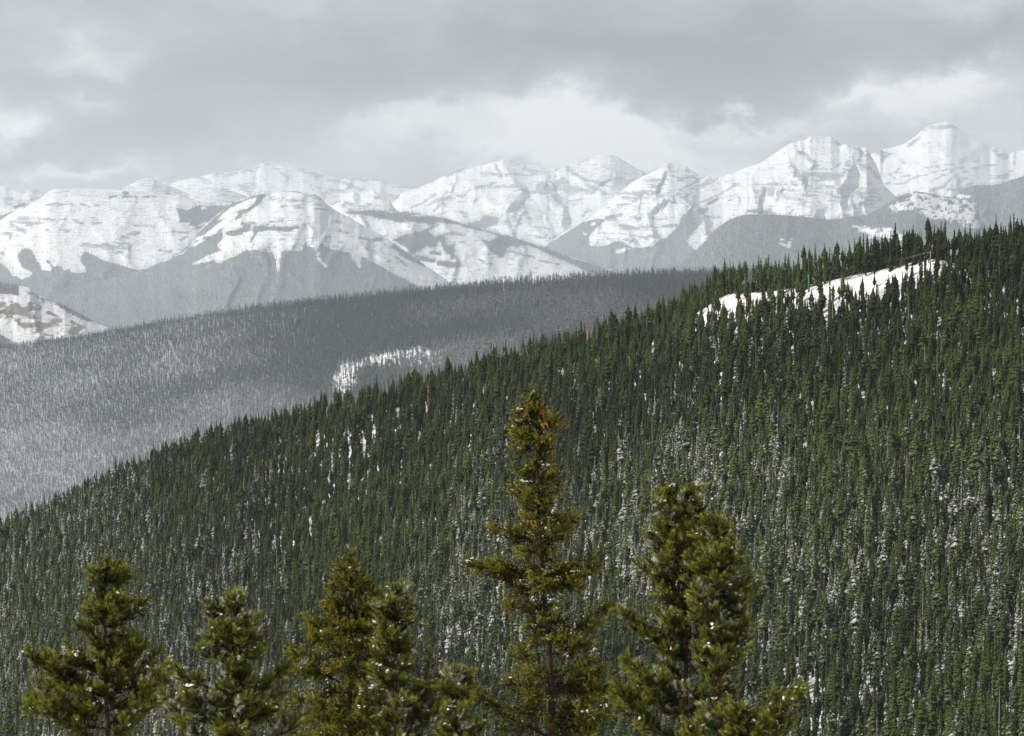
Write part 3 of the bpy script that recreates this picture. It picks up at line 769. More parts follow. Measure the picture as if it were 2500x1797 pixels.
# wooded foothills below the right-hand peaks
sheet('right_foothill', [(2240, 560), (2290, 505), (2324, 483), (2347, 464), (2375, 453), (2400, 452), (2435, 451), (2462, 442), (2500, 428), (2700, 380), (2800, 380)], 720, 12300, 11000, rows=60,
      crags=5.0, forest_all=1.0, clear=[('stroke', Z(7, (1350, 1140), (1500, 1130)), 4)], spurs=[[(2375, 453, 0), (2350, 540, 60)], [(2462, 442, 0), (2430, 540, 60)], [(2600, 400, 0), (2560, 560, 80)]], tree_n=7500)
sheet('wooded_foothill', [(1380, 780), (1560, 690), (1667, 643), (1727, 583), (1752, 555), (1783, 535), (1806, 527), (1833, 523), (1880, 523), (1902, 525), (1963, 529), (2016, 536), (2052, 534), (2075, 528), (2105, 528), (2122, 522),
      (2149, 508), (2175, 494), (2196, 478), (2213, 472), (2234, 467), (2259, 470), (2294, 478), (2329, 483), (2375, 492), (2386, 500), (2390, 536), (2409, 555), (2520, 640)], 800, 11000, 9200, rows=120, jag=0.5,
      crags=5.0, forest_all=1.0, clear=[('patchy', Z(7, (640, 1090), (760, 1055), (1100, 1110), (1640, 1200), (1640, 1300), (1560, 1400), (1680, 1470), (1600, 1600), (1430, 1530), (1200, 1460), (920, 1440), (880, 1390), (640, 1310), (520, 1300), (420, 1270), (600, 1200)), 0.52),
                             ('patchy', Z(6, (1370, 1430), (1500, 1440), (1600, 1460), (1750, 1450), (1880, 1470), (2080, 1570), (1950, 1640), (1700, 1610), (1560, 1530)), 0.58), ('patchy', [(1900, 590), (1925, 588), (1930, 600), (1910, 604)], 0.5)],
      spurs=[[(1833, 523, 0), (1780, 600, 50), (1720, 680, 100)], [(1963, 529, 0), (1920, 600, 50), (1850, 680, 100)], [(2105, 528, 0), (2060, 580, 50), (1980, 680, 110)], [(2234, 467, 0), (2200, 540, 60), (2120, 640, 110)], [(2375, 492, 0), (2360, 560, 50)]],
      gully=(5, 0.03), tree_n=24000)
# the brushy spur at the left edge
sheet('brushy_spur', [(-260, 640), (-100, 672), (0, 690), (18, 691), (46, 697), (74, 703), (83, 714), (106, 726), (134, 738), (159, 746), (185, 760), (212, 774), (235, 787), (256, 796), (300, 818), (380, 850)], 900, 6900, 6000, rows=90,
      forest=[Z(8, (-500, 250), (0, 240), (260, 280), (290, 480), (200, 480), (0, 440), (-500, 420)), Z(8, (700, 560), (900, 560), (1200, 700), (1350, 800), (1250, 850), (1050, 760), (900, 690)), Z(8, (-500, 1000), (0, 1000), (150, 1060), (150, 1300), (-500, 1300))],
      brush=[Z(8, (-400, 480), (0, 500), (400, 560), (640, 620), (850, 780), (1000, 820), (1200, 900), (1100, 1010), (800, 1040), (500, 1010), (260, 860), (0, 720), (-400, 600))],
      rock=[(Z(8, (360, 400), (560, 490), (720, 560)), 14)], patch=0.12, spurs=[[(74, 700, 0), (90, 760, 30), (130, 850, 80)], [(0, 690, 0), (-40, 850, 80)], [(200, 768, 0), (220, 850, 60)]], gully=(4, 0.05), rough=(3, 0.08), tree_n=750, tree_h=13.0)


# ------------------------------------------------------------------ near slope and the wooded valley side behind it
SKY_NEAR = [(-900, 1640), (-400, 1430), (0, 1262), (110, 1212), (276, 1132), (430, 1070), (540, 1028), (661, 1003), (772, 970), (882, 940), (948, 920), (1102, 886), (1268, 838), (1378, 805), (1543, 766), (1620, 730),
            (1720, 692), (1830, 668), (1929, 640), (2094, 607), (2260, 568), (2370, 548), (2500, 533), (2800, 470), (3400, 420)]      # tree tops
SKY_MID = [(-900, 935), (-400, 880), (0, 838), (95, 824), (212, 809), (316, 791), (400, 773), (592, 744), (760, 722), (882, 710), (1067, 691), (1212, 679), (1315, 672), (1433, 662), (1600, 656), (1807, 654), (2100, 645), (2500, 640), (3400, 640)]
TREE = 16.0


def near_frame(px):
    d1 = interp(px, [(-900, 1800), (0, 1620), (700, 1480), (1300, 1320), (1900, 1180), (2500, 1120), (3400, 1050)])
    d0 = interp(px, [(-900, 1220), (0, 1080), (700, 960), (1300, 850), (1900, 760), (2500, 700), (3400, 640)])
    top = interp(px, SKY_NEAR)
    crest_py = top + 8 + TREE * 0.88 / (d1 * K)
    edge_ = interp(px, [(1540, 3000), (1640, 812), (1709, 757), (1755, 728), (1778, 716), (1860, 712), (1905, 710), (1949, 703), (1984, 695), (2024, 687), (2070, 676), (2140, 662), (2186, 650),
                        (2241, 637), (2280, 630), (2330, 640), (2400, 3000)])
    crest_py = np.minimum(crest_py, edge_)
    _, v1 = uv_of(px, crest_py)
    _, v0 = uv_of(px, np.full(np.shape(px), 1830.0))
    return d0, d1, v0, v1


def mid_frame(px):
    d1 = interp(px, [(-900, 6200), (0, 5600), (700, 4700), (1300, 4200), (2500, 3800), (3400, 3600)]) * MIDF
    d0 = interp(px, [(-900, 4700), (0, 4350), (700, 3750), (1300, 3350), (2500, 3050), (3400, 2900)]) * MIDF
    top = interp(px, SKY_MID)
    hh = interp(px, [(-900, 11), (0, 12), (500, 14), (1000, 19), (1500, 20), (3400, 20)]) * MIDF
    _, v1 = uv_of(px, top + hh * 0.85 / (d1 * K))
    foot = np.maximum(interp(px, SKY_NEAR) + 60, top + 120)
    _, v0 = uv_of(px, foot)
    return d0, d1, v0, v1


def ground_z(u, y):
    """height of the ground at x = u*y"""
    px = px_of(u)
    d0, d1, v0, v1 = near_frame(px)
    e0, e1, w0, w1 = mid_frame(px)
    x = u * y
    zn0, zn1 = v0 * d0, v1 * d1
    zm0, zm1 = w0 * e0, w1 * e1
    t = (y - d0) / (d1 - d0)
    zn = y * (v0 + (v1 - v0) * t)
    tb = np.clip((y - d1) / (e0 - d1), 0, 1)
    zb = zn1 + (zm0 - zn1) * (tb * (2 - tb)) - 40 * np.sin(pi * tb)
    s = np.clip((y - e0) / (e1 - e0), 0, 1.0)
    zm = y * (w0 + (w1 - w0) * s)
    zfar = zm1 - np.maximum(0, y - e1) * 0.22
    z = np.where(y < d1, zn, np.where(y < e0, zb, np.where(y < e1, zm, zfar)))
    near_amp = np.where(y < d1, 1.0, 2.0) * np.clip((d1 + 900 - y) / 200, 0.6, 1)
    z = z + (fbm(x * 0.012, y * 0.012, 3, 3) - 0.5) * 5.0 * near_amp * np.clip(np.abs(y - d1) / 60, 0.25, 1)
    return z


# snow clearing with its bank on the near ridge (ground area without trees)
CLEARING = Z(9, (300, 745), (420, 712), (520, 642), (620, 567), (700, 552), (1000, 542), (1200, 532), (1400, 502), (1560, 467), (1740, 432), (1950, 377), (2268, 317)) + \
    [(2186, 657), (2241, 644), (2280, 640), (2290, 655), (2200, 682), (2130, 703), (2050, 728), (1990, 734), (1900, 734), (1850, 740), (1790, 770), (1745, 788), (1705, 780)]
DIRT = [[(1776, 724), (1800, 727), (1815, 731), (1842, 735)], [(1815, 728), (1830, 731)], [(2012, 706), (2030, 703), (2048, 706)], [(1966, 716), (1980, 716)]]
GAPS = [(600, 1150, 22, 30), (880, 1225, 16, 40), (1010, 1210, 10, 40), (1675, 1190, 14, 55), (300, 1470, 18, 50), (640, 1520, 12, 45), (1855, 1560, 14, 60), (2170, 1380, 14, 60), (2370, 1400, 20, 60), (2480, 1480, 25, 70),
        (2210, 1480, 12, 60), (1200, 1500, 14, 60), (120, 1520, 20, 45), (700, 1130, 14, 30), (1383, 905, 10, 25), (240, 1200, 26, 22), (2120, 1300, 10, 50), (1740, 1130, 10, 50), (2440, 1250, 14, 60), (1560, 1250, 12, 60)]

VALLEY_CLEARING = Z(10, (150, 560), (300, 500), (500, 440), (600, 380), (840, 360), (1200, 270), (1540, 350), (1540, 520), (1400, 580), (1000, 500), (700, 590), (450, 700), (300, 960), (0, 960))
ui = np.concatenate([np.arange(-0.34, 0.34, 0.0030)])
for (nm, ya, yb_, nrow, mat) in (('near_slope', None, None, 150, M_GROUND), ('valley_side', None, None, 110, M_VALLEY)):
    px = px_of(ui)
    d0, d1, v0, v1 = near_frame(px)
    e0, e1, w0, w1 = mid_frame(px)
    if nm == 'near_slope':
        ylo, yhi = d0 * 0.90, d1 + 120
    else:
        ylo, yhi = d1 + 120, e1 + 700
    s = np.linspace(0, 1, nrow)[:, None]
    YY = ylo[None, :] + (yhi - ylo)[None, :] * s
    UU = np.repeat(ui[None, :], nrow, 0)
    ZZ = ground_z(UU, YY)
    XX = UU * YY
    GX, GY = px_of(UU), py_of(ZZ / YY)
    dirt = np.zeros(XX.shape)
    lit = np.full(XX.shape, 1.2)
    if nm == 'valley_side':
        lit = np.where(poly_sd(GX, GY, VALLEY_CLEARING) > -4, 0.3, 1.2)
    if nm == 'near_slope':
        for ln in DIRT:
            d, _ = seg_dist(GX, GY, ln)
            dirt = np.maximum(dirt, np.exp(-(d / 4.0) ** 2) * 0.75)
        lit = np.where(poly_sd(GX, GY, CLEARING) > -6, 0.50, 0.75)
    me = make_mesh(nm, np.stack([XX, YY, ZZ], -1).reshape(-1, 3), grid_faces(nrow, len(ui)), [mat], True, {'dirt': dirt, 'litter': lit})
    add_obj(nm, me, kind='structure')

# the hillside under the camera, and the country below everything
gx = np.linspace(-520, 520, 80)
gy = np.concatenate([np.linspace(-400, 0, 20), np.linspace(6, 160, 50), np.linspace(180, 1200, 40)])
GXX, GYY = np.meshgrid(gx, gy)
def hill_z(x, y):
    return -1.7 - 0.17 * np.maximum(y, 0) + 0.03 * np.minimum(y, 0) + (fbm(x * 0.05, y * 0.05, 3, 2) - 0.5) * 1.4 * np.clip(y / 30, 0, 1)
me = make_mesh('lookout_hillside', np.stack([GXX, GYY, hill_z(GXX, GYY)], -1).reshape(-1, 3), grid_faces(len(gy), len(gx)), [M_GROUND], True,
               {'dirt': np.zeros(GXX.shape), 'litter': np.full(GXX.shape, 0.4)})
add_obj('lookout_hillside', me, kind='structure')
a = np.linspace(0, 2 * pi, 73)[:-1]
gv = np.vstack([[[0, 0, -1150]], np.stack([64000 * np.cos(a), 64000 * np.sin(a), np.full(72, -1150.0)], -1)])
gf = [(0, 1 + i, 1 + (i + 1) % 72) for i in range(72)]
me = make_mesh('ground', gv, gf, [M_VALLEY], False, {'dirt': np.zeros(73), 'litter': np.full(73, 0.8)})
add_obj('ground', me, kind='structure')


# ------------------------------------------------------------------ slope conifers
def conifer(seed, pine, whorls, arms, detail=True):
    """one conifer 1 unit tall: returns (crown Parts, trunk Parts)"""
    r = np.random.default_rng(seed)
    cr_, tr_ = Parts(), Parts()
    lean = r.normal(0, 0.008, 2)
    v, f = tube([(0, 0, -0.04), (lean[0] * 0.4, lean[1] * 0.4, 0.4), (lean[0], lean[1], 0.97)], [0.014, 0.010, 0.002], 5)
    tr_.add(v, f)
    R0 = r.uniform(0.074, 0.10) if pine else r.uniform(0.085, 0.112)
    low = r.uniform(0.10, 0.30) if pine else r.uniform(0.03, 0.10)
    ph = r.random() * 6
    for k_ in range(whorls):
        s = (k_ + r.uniform(-0.3, 0.3)) / whorls
        h = low + (0.985 - low) * s
        if pine:
            rad = R0 * (min(1, (1 - s) * 2.6) ** 0.8) * (0.62 + 0.38 * sin(ph + s * 9)) * (0.75 + 0.5 * min(1, s * 5))
        else:
            rad = R0 * (1 - s) ** 0.78 * (0.80 + 0.2 * sin(ph + s * 13)) + 0.006
        na = max(3, int(round(arms * (1 - 0.45 * s))))
        for j in range(na):
            an = ph + k_ * 2.4 + j * 2 * pi / na + r.uniform(-0.35, 0.35)
            L = max(0.008, rad * r.uniform(0.65, 1.2))
            c, s_ = cos(an), sin(an)
            cx, cy = lean[0] * h, lean[1] * h
            drop = (r.uniform(0.25, 0.75) if pine else r.uniform(0.45, 0.95)) * L
            up = r.uniform(0.0, 0.15) * L
            wdt = (0.42 if pine else 0.36) * L + 0.006
            o = np.array([cx, cy, h])
            d = np.array([c, s_, 0])
            q = np.array([-s_, c, 0])
            A = o + d * L * 0.08 + (0, 0, 0.010)
            B = o + d * L * 0.62 + q * wdt + (0, 0, -drop * 0.9)
            C_ = o + d * L * 1.0 + (0, 0, -drop + up)
            D_ = o + d * L * 0.62 - q * wdt + (0, 0, -drop * 0.9)
            E = o + d * L * 0.55 + (0, 0, -drop * 0.25 + 0.008)
            fr = r.random()
            if detail:
                G = o + d * L * 0.5 + (0, 0, -drop - 0.030)
                cr_.add([A, B, C_, D_, E, G], [(A_ := 0, 1, 4), (1, 2, 4), (2, 3, 4), (3, 0, 4), (0, 5, 2)],
                        [fr * 0.9 + 0.1, fr, fr * 0.8, fr, fr * 0.5, min(1, fr + 0.5)])
            else:
                cr_.add([A, B, C_, D_], [(0, 1, 2), (0, 2, 3)], [fr, fr, fr * 0.7, fr])
    return cr_, tr_


def joined(name, seed, pine, whorls, arms, detail, m_needle):
    c, t = conifer(seed, pine, whorls, arms, detail)
    v = np.vstack(c.v + t.v)
    f = np.vstack(c.f + [x + c.n for x in t.f])
    at = np.concatenate(c.a + [np.ones(t.n)])
    mi = np.concatenate([np.zeros(sum(len(x) for x in c.f)), np.ones(sum(len(x) for x in t.f))])
    return make_mesh(name, v, f, [m_needle, M_BARK], False, {'frost': at}, mi)


def kinds(cname, specs, m_needle):
    col = bpy.data.collections.new(cname)
    for i, (seed, pine, w, ar, det) in enumerate(specs):
        o = bpy.data.objects.new('%s_%02d' % (cname, i), joined('%s_%02d' % (cname, i), seed, pine, w, ar, det, m_needle))
        col.objects.link(o)
    return col, len(specs)


NEAR_SPECS = [(s, s % 3 != 0, 30 if s % 3 else 28, 6, True) for s in range(10, 22)]
COL_NEAR, N_NEAR = kinds('slope_conifer', NEAR_SPECS, M_NEEDLE)
def snag(seed):
    """a bare grey standing dead tree, 1 unit tall"""
    r = np.random.default_rng(seed)
    p = Parts()
    v, f = tube([(0, 0, -0.04), (0.004, 0, 0.5), (0.012, 0.004, r.uniform(0.8, 0.95))], [0.013, 0.009, 0.002], 5)
    p.add(v, f, 1.0)
    for k_ in range(26):
        h_ = r.uniform(0.2, 0.85)
        an = r.random() * 6.28
        L = r.uniform(0.02, 0.06) * (1.1 - h_)
        v, f = tube([(0.008 * h_, 0, h_), (cos(an) * L, sin(an) * L, h_ - 0.2 * L)], [0.0030, 0.0012], 3)
        p.add(v, f, 1.0)
    return p


for _s in (3, 5):
    COL_NEAR.objects.link(bpy.data.objects.new('slope_conifer_%02d' % (N_NEAR + (_s == 5)), snag(_s).mesh('snag', [M_SNAG])))
COL_MID, N_MID = kinds('valley_conifer', [(s, s % 2 == 0, 13, 5, False) for s in range(40, 46)], M_NEEDLE_MID)
COL_FAR, N_FAR = kinds('mountain_conifer', [(s, s % 2 == 0, 5, 4, False) for s in range(60, 64)], M_NEEDLE_FAR)


def scatter_tree(name):
    g = bpy.data.node_groups.new(name, 'GeometryNodeTree')
    g.interface.new_socket('Geometry', in_out='INPUT', socket_type='NodeSocketGeometry')
    g.interface.new_socket('Geometry', in_out='OUTPUT', socket_type='NodeSocketGeometry')
    return g


def forest_object(name, col, pos, height, width, rot, idx, snow, tint, label):
    n = len(pos)
    me = bpy.data.meshes.new(name)
    me.vertices.add(n)
    me.vertices.foreach_set('co', np.asarray(pos, np.float32).ravel())
    for an, av in (('snow', snow), ('tint', tint), ('spin', rot), ('tall', height), ('wide', width)):
        at = me.attributes.new(an, 'FLOAT', 'POINT')
        at.data.foreach_set('value', np.asarray(av, np.float32))
    at = me.attributes.new('pick', 'INT', 'POINT')
    at.data.foreach_set('value', np.asarray(idx, np.int32))
    o = add_obj(name, me, kind='stuff', label=label, category='forest')
    g = scatter_tree(name)
    nn, ll = g.nodes, g.links
    gi, go = nn.new('NodeGroupInput'), nn.new('NodeGroupOutput')
    ip = nn.new('GeometryNodeInstanceOnPoints')
    ci = nn.new('GeometryNodeCollectionInfo')
    ci.inputs['Collection'].default_value = col
    ci.inputs['Separate Children'].default_value = True
    ci.inputs['Reset Children'].default_value = True
    ip.inputs['Pick Instance'].default_value = True

    def attr(nm, ty='FLOAT'):
        q = nn.new('GeometryNodeInputNamedAttribute')
        q.data_type = ty
        q.inputs['Name'].default_value = nm
        return q.outputs['Attribute']
    rc = nn.new('ShaderNodeCombineXYZ')
    ll.new(attr('spin'), rc.inputs[2])
    sc_ = nn.new('ShaderNodeCombineXYZ')
    w_ = attr('wide')
    ll.new(w_, sc_.inputs[0])
    ll.new(w_, sc_.inputs[1])
    ll.new(attr('tall'), sc_.inputs[2])
    er = nn.new('FunctionNodeEulerToRotation')
    ll.new(rc.outputs[0], er.inputs[0])
    ll.new(gi.outputs[0], ip.inputs['Points'])
    ll.new(ci.outputs[0], ip.inputs['Instance'])
    ll.new(attr('pick', 'INT'), ip.inputs['Instance Index'])
    ll.new(er.outputs[0], ip.inputs['Rotation'])
    ll.new(sc_.outputs[0], ip.inputs['Scale'])
    ll.new(ip.outputs[0], go.inputs[0])
    md = o.modifiers.new('forest', 'NODES')
    md.node_group = g
    return o


def jitter(x0, x1, y0, y1, s):
    gx_ = np.arange(x0, x1, s)
    gy_ = np.arange(y0, y1, s)
    A, B = np.meshgrid(gx_, gy_)
    A = A + rng.uniform(-0.48, 0.48, A.shape) * s
    B = B + rng.uniform(-0.48, 0.48, A.shape) * s
    return A.ravel(), B.ravel()


# near slope
x, y = jitter(-420, 420, 600, 1850, 3.3)
u = x / y
px = px_of(u)
d0, d1, v0, v1 = near_frame(px)
ok = (y > d0 * 0.905) & (y < d1 + 55) & (np.abs(u) < 0.235)
x, y, u, px, d0, d1 = [q[ok] for q in (x, y, u, px, d0, d1)]
z = ground_z(u, y)
py = py_of(z / y)
big = fbm(x * 0.012, y * 0.008, 4, 101)
dens = 0.64 + 0.4 * smooth(big, 0.32, 0.60)
tpos = (y - d0) / (d1 - d0)
dens = dens * (0.95 + 0.05 * smooth(tpos, 0.15, 0.55))
keep = rng.random(len(x)) < dens
sdc = poly_sd(px, py, CLEARING)
keep &= sdc < 2
keep &= ~((sdc > -48) & (py > interp(px, [(1700, 790), (1800, 760), (2000, 720), (2280, 650)])) & (rng.random(len(px)) < interp(px, [(1700, 0.35), (1950, 0.5), (2050, 0.60), (2300, 0.68)])))
for (gx_, gy_, rx, ry) in GAPS:
    keep &= ((px - gx_) / (rx * 0.45)) ** 2 + ((py - gy_) / (ry * 0.42)) ** 2 > rng.uniform(0.4, 1.2, len(px))
for (qx, qb, ql) in ((1974.3, 713, 42), (2020.5, 693, 40), (2000, 720, 10), (2271, 662, 16), (1435, 872, 16), (1045, 1010, 16)):
    qd0, qd1, qv0, qv1 = near_frame(np.array(float(qx)))
    yy_ = np.linspace(float(qd0), float(qd1), 800)
    qy = yy_[np.argmin(np.abs(py_of(ground_z(np.full(800, (qx - 1250) * K), yy_) / yy_) - qb))]
    keep &= ~((np.abs(px - qx) < 6) & (y < qy + 4) & (y > qy - ql))
x, y, u, px, py, z, big, tpos, sdc = [q[keep] for q in (x, y, u, px, py, z, big, tpos, sdc)]
n = len(x)
h = TREE * np.clip(rng.normal(0.90, 0.21, n) - 0.25 * (rng.random(n) < 0.12), 0.3, 1.32)
edge = (sdc > -52) & (py > interp(px, [(1700, 790), (1800, 760), (2000, 720), (2280, 650)]))
h = np.where(edge, h * rng.uniform(0.4, 0.85, n) * interp(px, [(1700, 1.05), (1950, 1.0), (2100, 0.92), (2300, 0.85)]), h)
h = np.where((tpos > 0.97) & (px > 1560), h * interp(px, [(1560, 0.95), (1700, 0.80), (2100, 0.86), (2500, 0.95)]), h)
wd = h * rng.uniform(0.68, 1.30, n)
# how much snow clings: less high on the right, more low down and to the left
greyness = fbm(px * 0.0028, py * 0.0016, 4, 131)
snow = 0.095 + 0.52 * (greyness - 0.45) + 0.06 * smooth(py, 900, 1600) + 0.05 * smooth(1100 - px, 0, 500) + rng.normal(0, 0.11, n)
snow = np.clip(snow - 0.10 * smooth(px, 1100, 1700) * smooth(1250 - py, 0, 300), 0.02, 0.46)
stand_shade = smooth(fbm(px * 0.0022, (py + px * 0.35) * 0.0048, 3, 151), 0.34, 0.62)  # broad dark and light bands in the tint, imitating cloud shadow
tint = np.clip(0.18 + 0.52 * stand_shade + rng.normal(0, 0.22, n) + 0.15 * smooth(px, 900, 2000) - 0.30 * smooth(tpos, 0.62, 0.95), 0, 1)  # trees near the ridge top darkened as spruce, imitating cloud shadow
pick = rng.integers(0, N_NEAR, n)
pick = np.where(rng.random(n) < 0.03, N_NEAR + rng.integers(0, 2, n), pick)
rot = rng.random(n) * 6.28
NEAR = dict(x=x, y=y, z=z, h=h, w=wd, snow=snow, tint=tint, pick=pick, rot=rot, px=px, py=py)
# the 300 that show largest stand as trees of their own
tall_px = h / (y * K)
vis = (px > 10) & (px < 2490) & (py - tall_px < 1760) & (py - tall_px > 300)
vis &= pick < N_NEAR
order = np.argsort(np.where(vis, -tall_px, 0))[:300]
single = np.zeros(n, bool)
single[order] = True
rest = ~single
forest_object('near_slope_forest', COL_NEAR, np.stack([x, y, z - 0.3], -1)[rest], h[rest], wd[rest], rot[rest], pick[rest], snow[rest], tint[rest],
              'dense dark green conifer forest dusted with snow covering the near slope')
crown_me, trunk_me = [], []
for i, sp in enumerate(NEAR_SPECS):
    c, t = conifer(*sp)
    crown_me.append(c.mesh('crown', [M_NEEDLE]))
    trunk_me.append(t.mesh('trunk', [M_BARK]))
for i in order:
    e = bpy.data.objects.new('slope_conifer', None)
    e.location = (x[i], y[i], z[i] - 0.3)
    e.rotation_euler = (0, 0, rot[i])
    e.scale = (wd[i], wd[i], h[i])
    e.empty_display_size = 0.1
    COL.objects.link(e)
    e['label'] = 'slender snow-dusted conifer, one of the nearest in the slope forest behind the foreground trees'
    e['category'] = 'tree'
    e['group'] = 'nearest conifers of the slope forest'
    for nm, mm in (('crown', crown_me), ('trunk', trunk_me)):
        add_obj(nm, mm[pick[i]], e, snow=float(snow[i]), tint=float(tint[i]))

# the valley side behind
x, y = jitter(-2520, 2520, 5500, 12000, 9.0)
u = x / y
px = px_of(u)
e0, e1, w0, w1 = mid_frame(px)
ok = (y > e0 - 120) & (y < e1 + 60) & (np.abs(u) < 0.20)
x, y, u, px, e0, e1 = [q[ok] for q in (x, y, u, px, e0, e1)]
z = ground_z(u, y)
py = py_of(z / y)
crest = interp(px, SKY_MID)
below = py - crest                               # photo rows under the crest line
st = fbm(px * 0.0035, below * 0.018, 4, 171)     # bands that follow the crest
open_ = smooth(st + 0.0009 * below - 0.10, 0.32, 0.80)
dens = 1.0 - 0.40 * open_
cl = poly_sd(px, py, VALLEY_CLEARING)
cl = cl + (fbm(px * 0.03, py * 0.06, 4, 181, 0.6) - 0.5) * 70
dens = np.where(cl > 0, 0.16 + 0.5 * smooth(14 - cl, 0, 14), dens)
keep = rng.random(len(x)) < dens
x, y, px, py, z, open_, below = [q[keep] for q in (x, y, px, py, z, open_, below)]
n = len(x)
h = interp(px, [(-900, 11), (0, 12), (500, 14), (1000, 18), (1500, 19), (3400, 19)]) * MIDF * np.clip(rng.normal(0.92, 0.17, n), 0.5, 1.35)
snow = np.clip(0.09 + 0.26 * open_ + 0.20 * smooth(below, 60, 320) + rng.normal(0, 0.05, n), 0.02, 0.9)  # frostier downslope, partly to imitate mist lying in the valley
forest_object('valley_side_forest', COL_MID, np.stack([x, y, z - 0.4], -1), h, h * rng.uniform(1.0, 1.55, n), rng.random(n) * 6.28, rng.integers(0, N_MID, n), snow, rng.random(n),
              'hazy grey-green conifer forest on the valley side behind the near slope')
# far forests
pos = np.vstack([f[0] for f in FAR_TREES])
h = np.concatenate([f[1] for f in FAR_TREES])
sn = np.concatenate([f[2] for f in FAR_TREES])
ti = np.concatenate([f[3] for f in FAR_TREES])
n = len(pos)
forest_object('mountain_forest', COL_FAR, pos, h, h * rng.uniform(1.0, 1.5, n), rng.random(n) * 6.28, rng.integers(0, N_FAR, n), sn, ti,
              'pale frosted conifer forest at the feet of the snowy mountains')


# ------------------------------------------------------------------ poles, wires and fence by the clearing
def on_ground(px_, py_):
    """ground point of the near slope seen at that photo pixel"""
    u_, v_ = uv_of(px_, py_)
    d0_, d1_, _, _ = near_frame(np.array(float(px_)))
    yy = np.linspace(float(d0_), float(d1_) + 20, 1500)
    zz = ground_z(np.full(1500, float(u_)), yy)
    k_ = np.argmin(np.abs(zz / yy - v_))
    return np.array([u_ * yy[k_], yy[k_], zz[k_]])


M_WOODPOLE = plain('weathered_orange_pole', (0.45, 0.25, 0.10), 0.8, 0.2, 1.0)
M_GREEN = plain('green_paint', (0.045, 0.19, 0.065), 0.5, 0.12, 0.5)
M_DKGREEN = plain('dark_green_paint', (0.045, 0.13, 0.05), 0.5, 0.12, 0.5)
M_BLACK = plain('black_cap', (0.02, 0.02, 0.02), 0.6, 0.2)
M_GREYWOOD = plain('grey_wood', (0.30, 0.27, 0.24), 0.9, 0.2, 2.0)
M_WIRE = plain('dull_wire', (0.20, 0.20, 0.20), 0.5, 0.1)


def part(name, v, f, mat, parent, smooth_shade=True):
    p = Parts()
    p.add(v, f)
    return add_obj(name, p.mesh(name, [mat], smooth_shade), parent)


def pole(name, px_, top_py, base_py, wpx, label, mat, category='pole', cross=True):
    b = on_ground(px_, base_py)
    hgt = (base_py - top_py) * K * b[1]
    r_ = wpx * K * b[1] / 2
    e = add_obj(name, None, label=label, category=category)
    e.location = b
    v, f = tube([(0, 0, -1.0), (0, 0, hgt * 0.5), (0, 0, hgt)], [r_ * 1.1, r_, r_ * 0.8], 10)
    part('shaft', v, f, mat, e)
    if cross:
        v, f = tube([(-1.1, 0, hgt - 0.7), (1.1, 0, hgt - 0.7)], [0.09, 0.09], 4)
        part('crossarm', v, f, M_GREYWOOD, e, False)
        for q in (-0.95, 0.0, 0.95):
            v, f = tube([(q, 0, hgt - 0.6), (q, 0, hgt - 0.4), (q, 0, hgt - 0.36)], [0.06, 0.08, 0.03], 8)
            part('insulator', v, f, M_GREYWOOD, e)
    return e, b, hgt


e, b, hg = pole('utility_pole', 2020.5, 650, 693, 2.4, 'orange wooden utility pole right of the green mast in the snow clearing', M_WOODPOLE)
P1 = b + (0, 0, hg - 0.4)
e, b, hg = pole('utility_pole', 2271, 612, 662, 2.2, 'orange wooden pole at the upper right end of the snow clearing', M_WOODPOLE)
P2 = b + (0, 0, hg - 0.4)
e, b, hg = pole('utility_pole', 1435, 801, 872, 2.2, 'yellow wooden pole among the trees left of the snow clearing', M_WOODPOLE, cross=False)
P0 = b + (0, 0, hg - 0.4)
e, b, hg = pole('utility_pole', 1045, 942, 1010, 2.0, 'yellow pole low on the wooded ridge, farthest left of the poles', M_WOODPOLE, cross=False)
PM = b + (0, 0, hg - 0.4)
pole('wooden_post', 2000.3, 697, 720, 1.1, 'thin grey post between the green mast and the orange pole', M_GREYWOOD, category='post', cross=False)

b = on_ground(1974.3, 713)
mast = add_obj('green_mast', None, label='tall green mast with thick lower sleeve and black cap in the clearing', category='mast')
mast.location = b
ph = K * b[1]
v, f = tube([(0, 0, -1), (0, 0, 22 * ph), (0, 0, 43 * ph), (0, 0, 43.6 * ph)], [2.3 * ph, 2.2 * ph, 2.0 * ph, 1.2 * ph], 14)
part('sleeve', v, f, M_GREEN, mast)
v, f = tube([(0, 0, 43 * ph), (0, 0, 84 * ph)], [1.1 * ph, 0.8 * ph], 12)
part('shaft', v, f, M_DKGREEN, mast)
v, f = tube([(0, 0, 84 * ph), (0, 0, 85 * ph), (0, 0, 88.5 * ph), (0, 0, 89 * ph)], [0.9 * ph, 1.5 * ph, 1.5 * ph, 0.6 * ph], 12)
part('cap', v, f, M_BLACK, mast)


def wire(a_, b_, sag, label):
    t = np.linspace(0, 1, 24)[:, None]
    pts = a_ + (b_ - a_) * t
    pts[:, 2] -= (sag * 4 * t * (1 - t))[:, 0]
    v, f = tube(pts, np.full(24, 0.035), 5)
    p = Parts()
    p.add(v, f)
    add_obj('power_line', p.mesh('power_line', [M_WIRE], True), label=label, category='wire', group='power lines along the ridge')


off = np.array([0.95, 0, 0])
wire(P1 + off, P2 - off, 2.0, 'lower power line from the orange pole up to the right end pole')
wire(P1, P2, 1.2, 'upper power line from the orange pole up to the right end pole')
wire(P0, P1 - off, 4.0, 'power line sagging from the yellow pole to the orange pole')
wire(PM, P0, 3.0, 'power line between the two yellow poles on the wooded ridge')

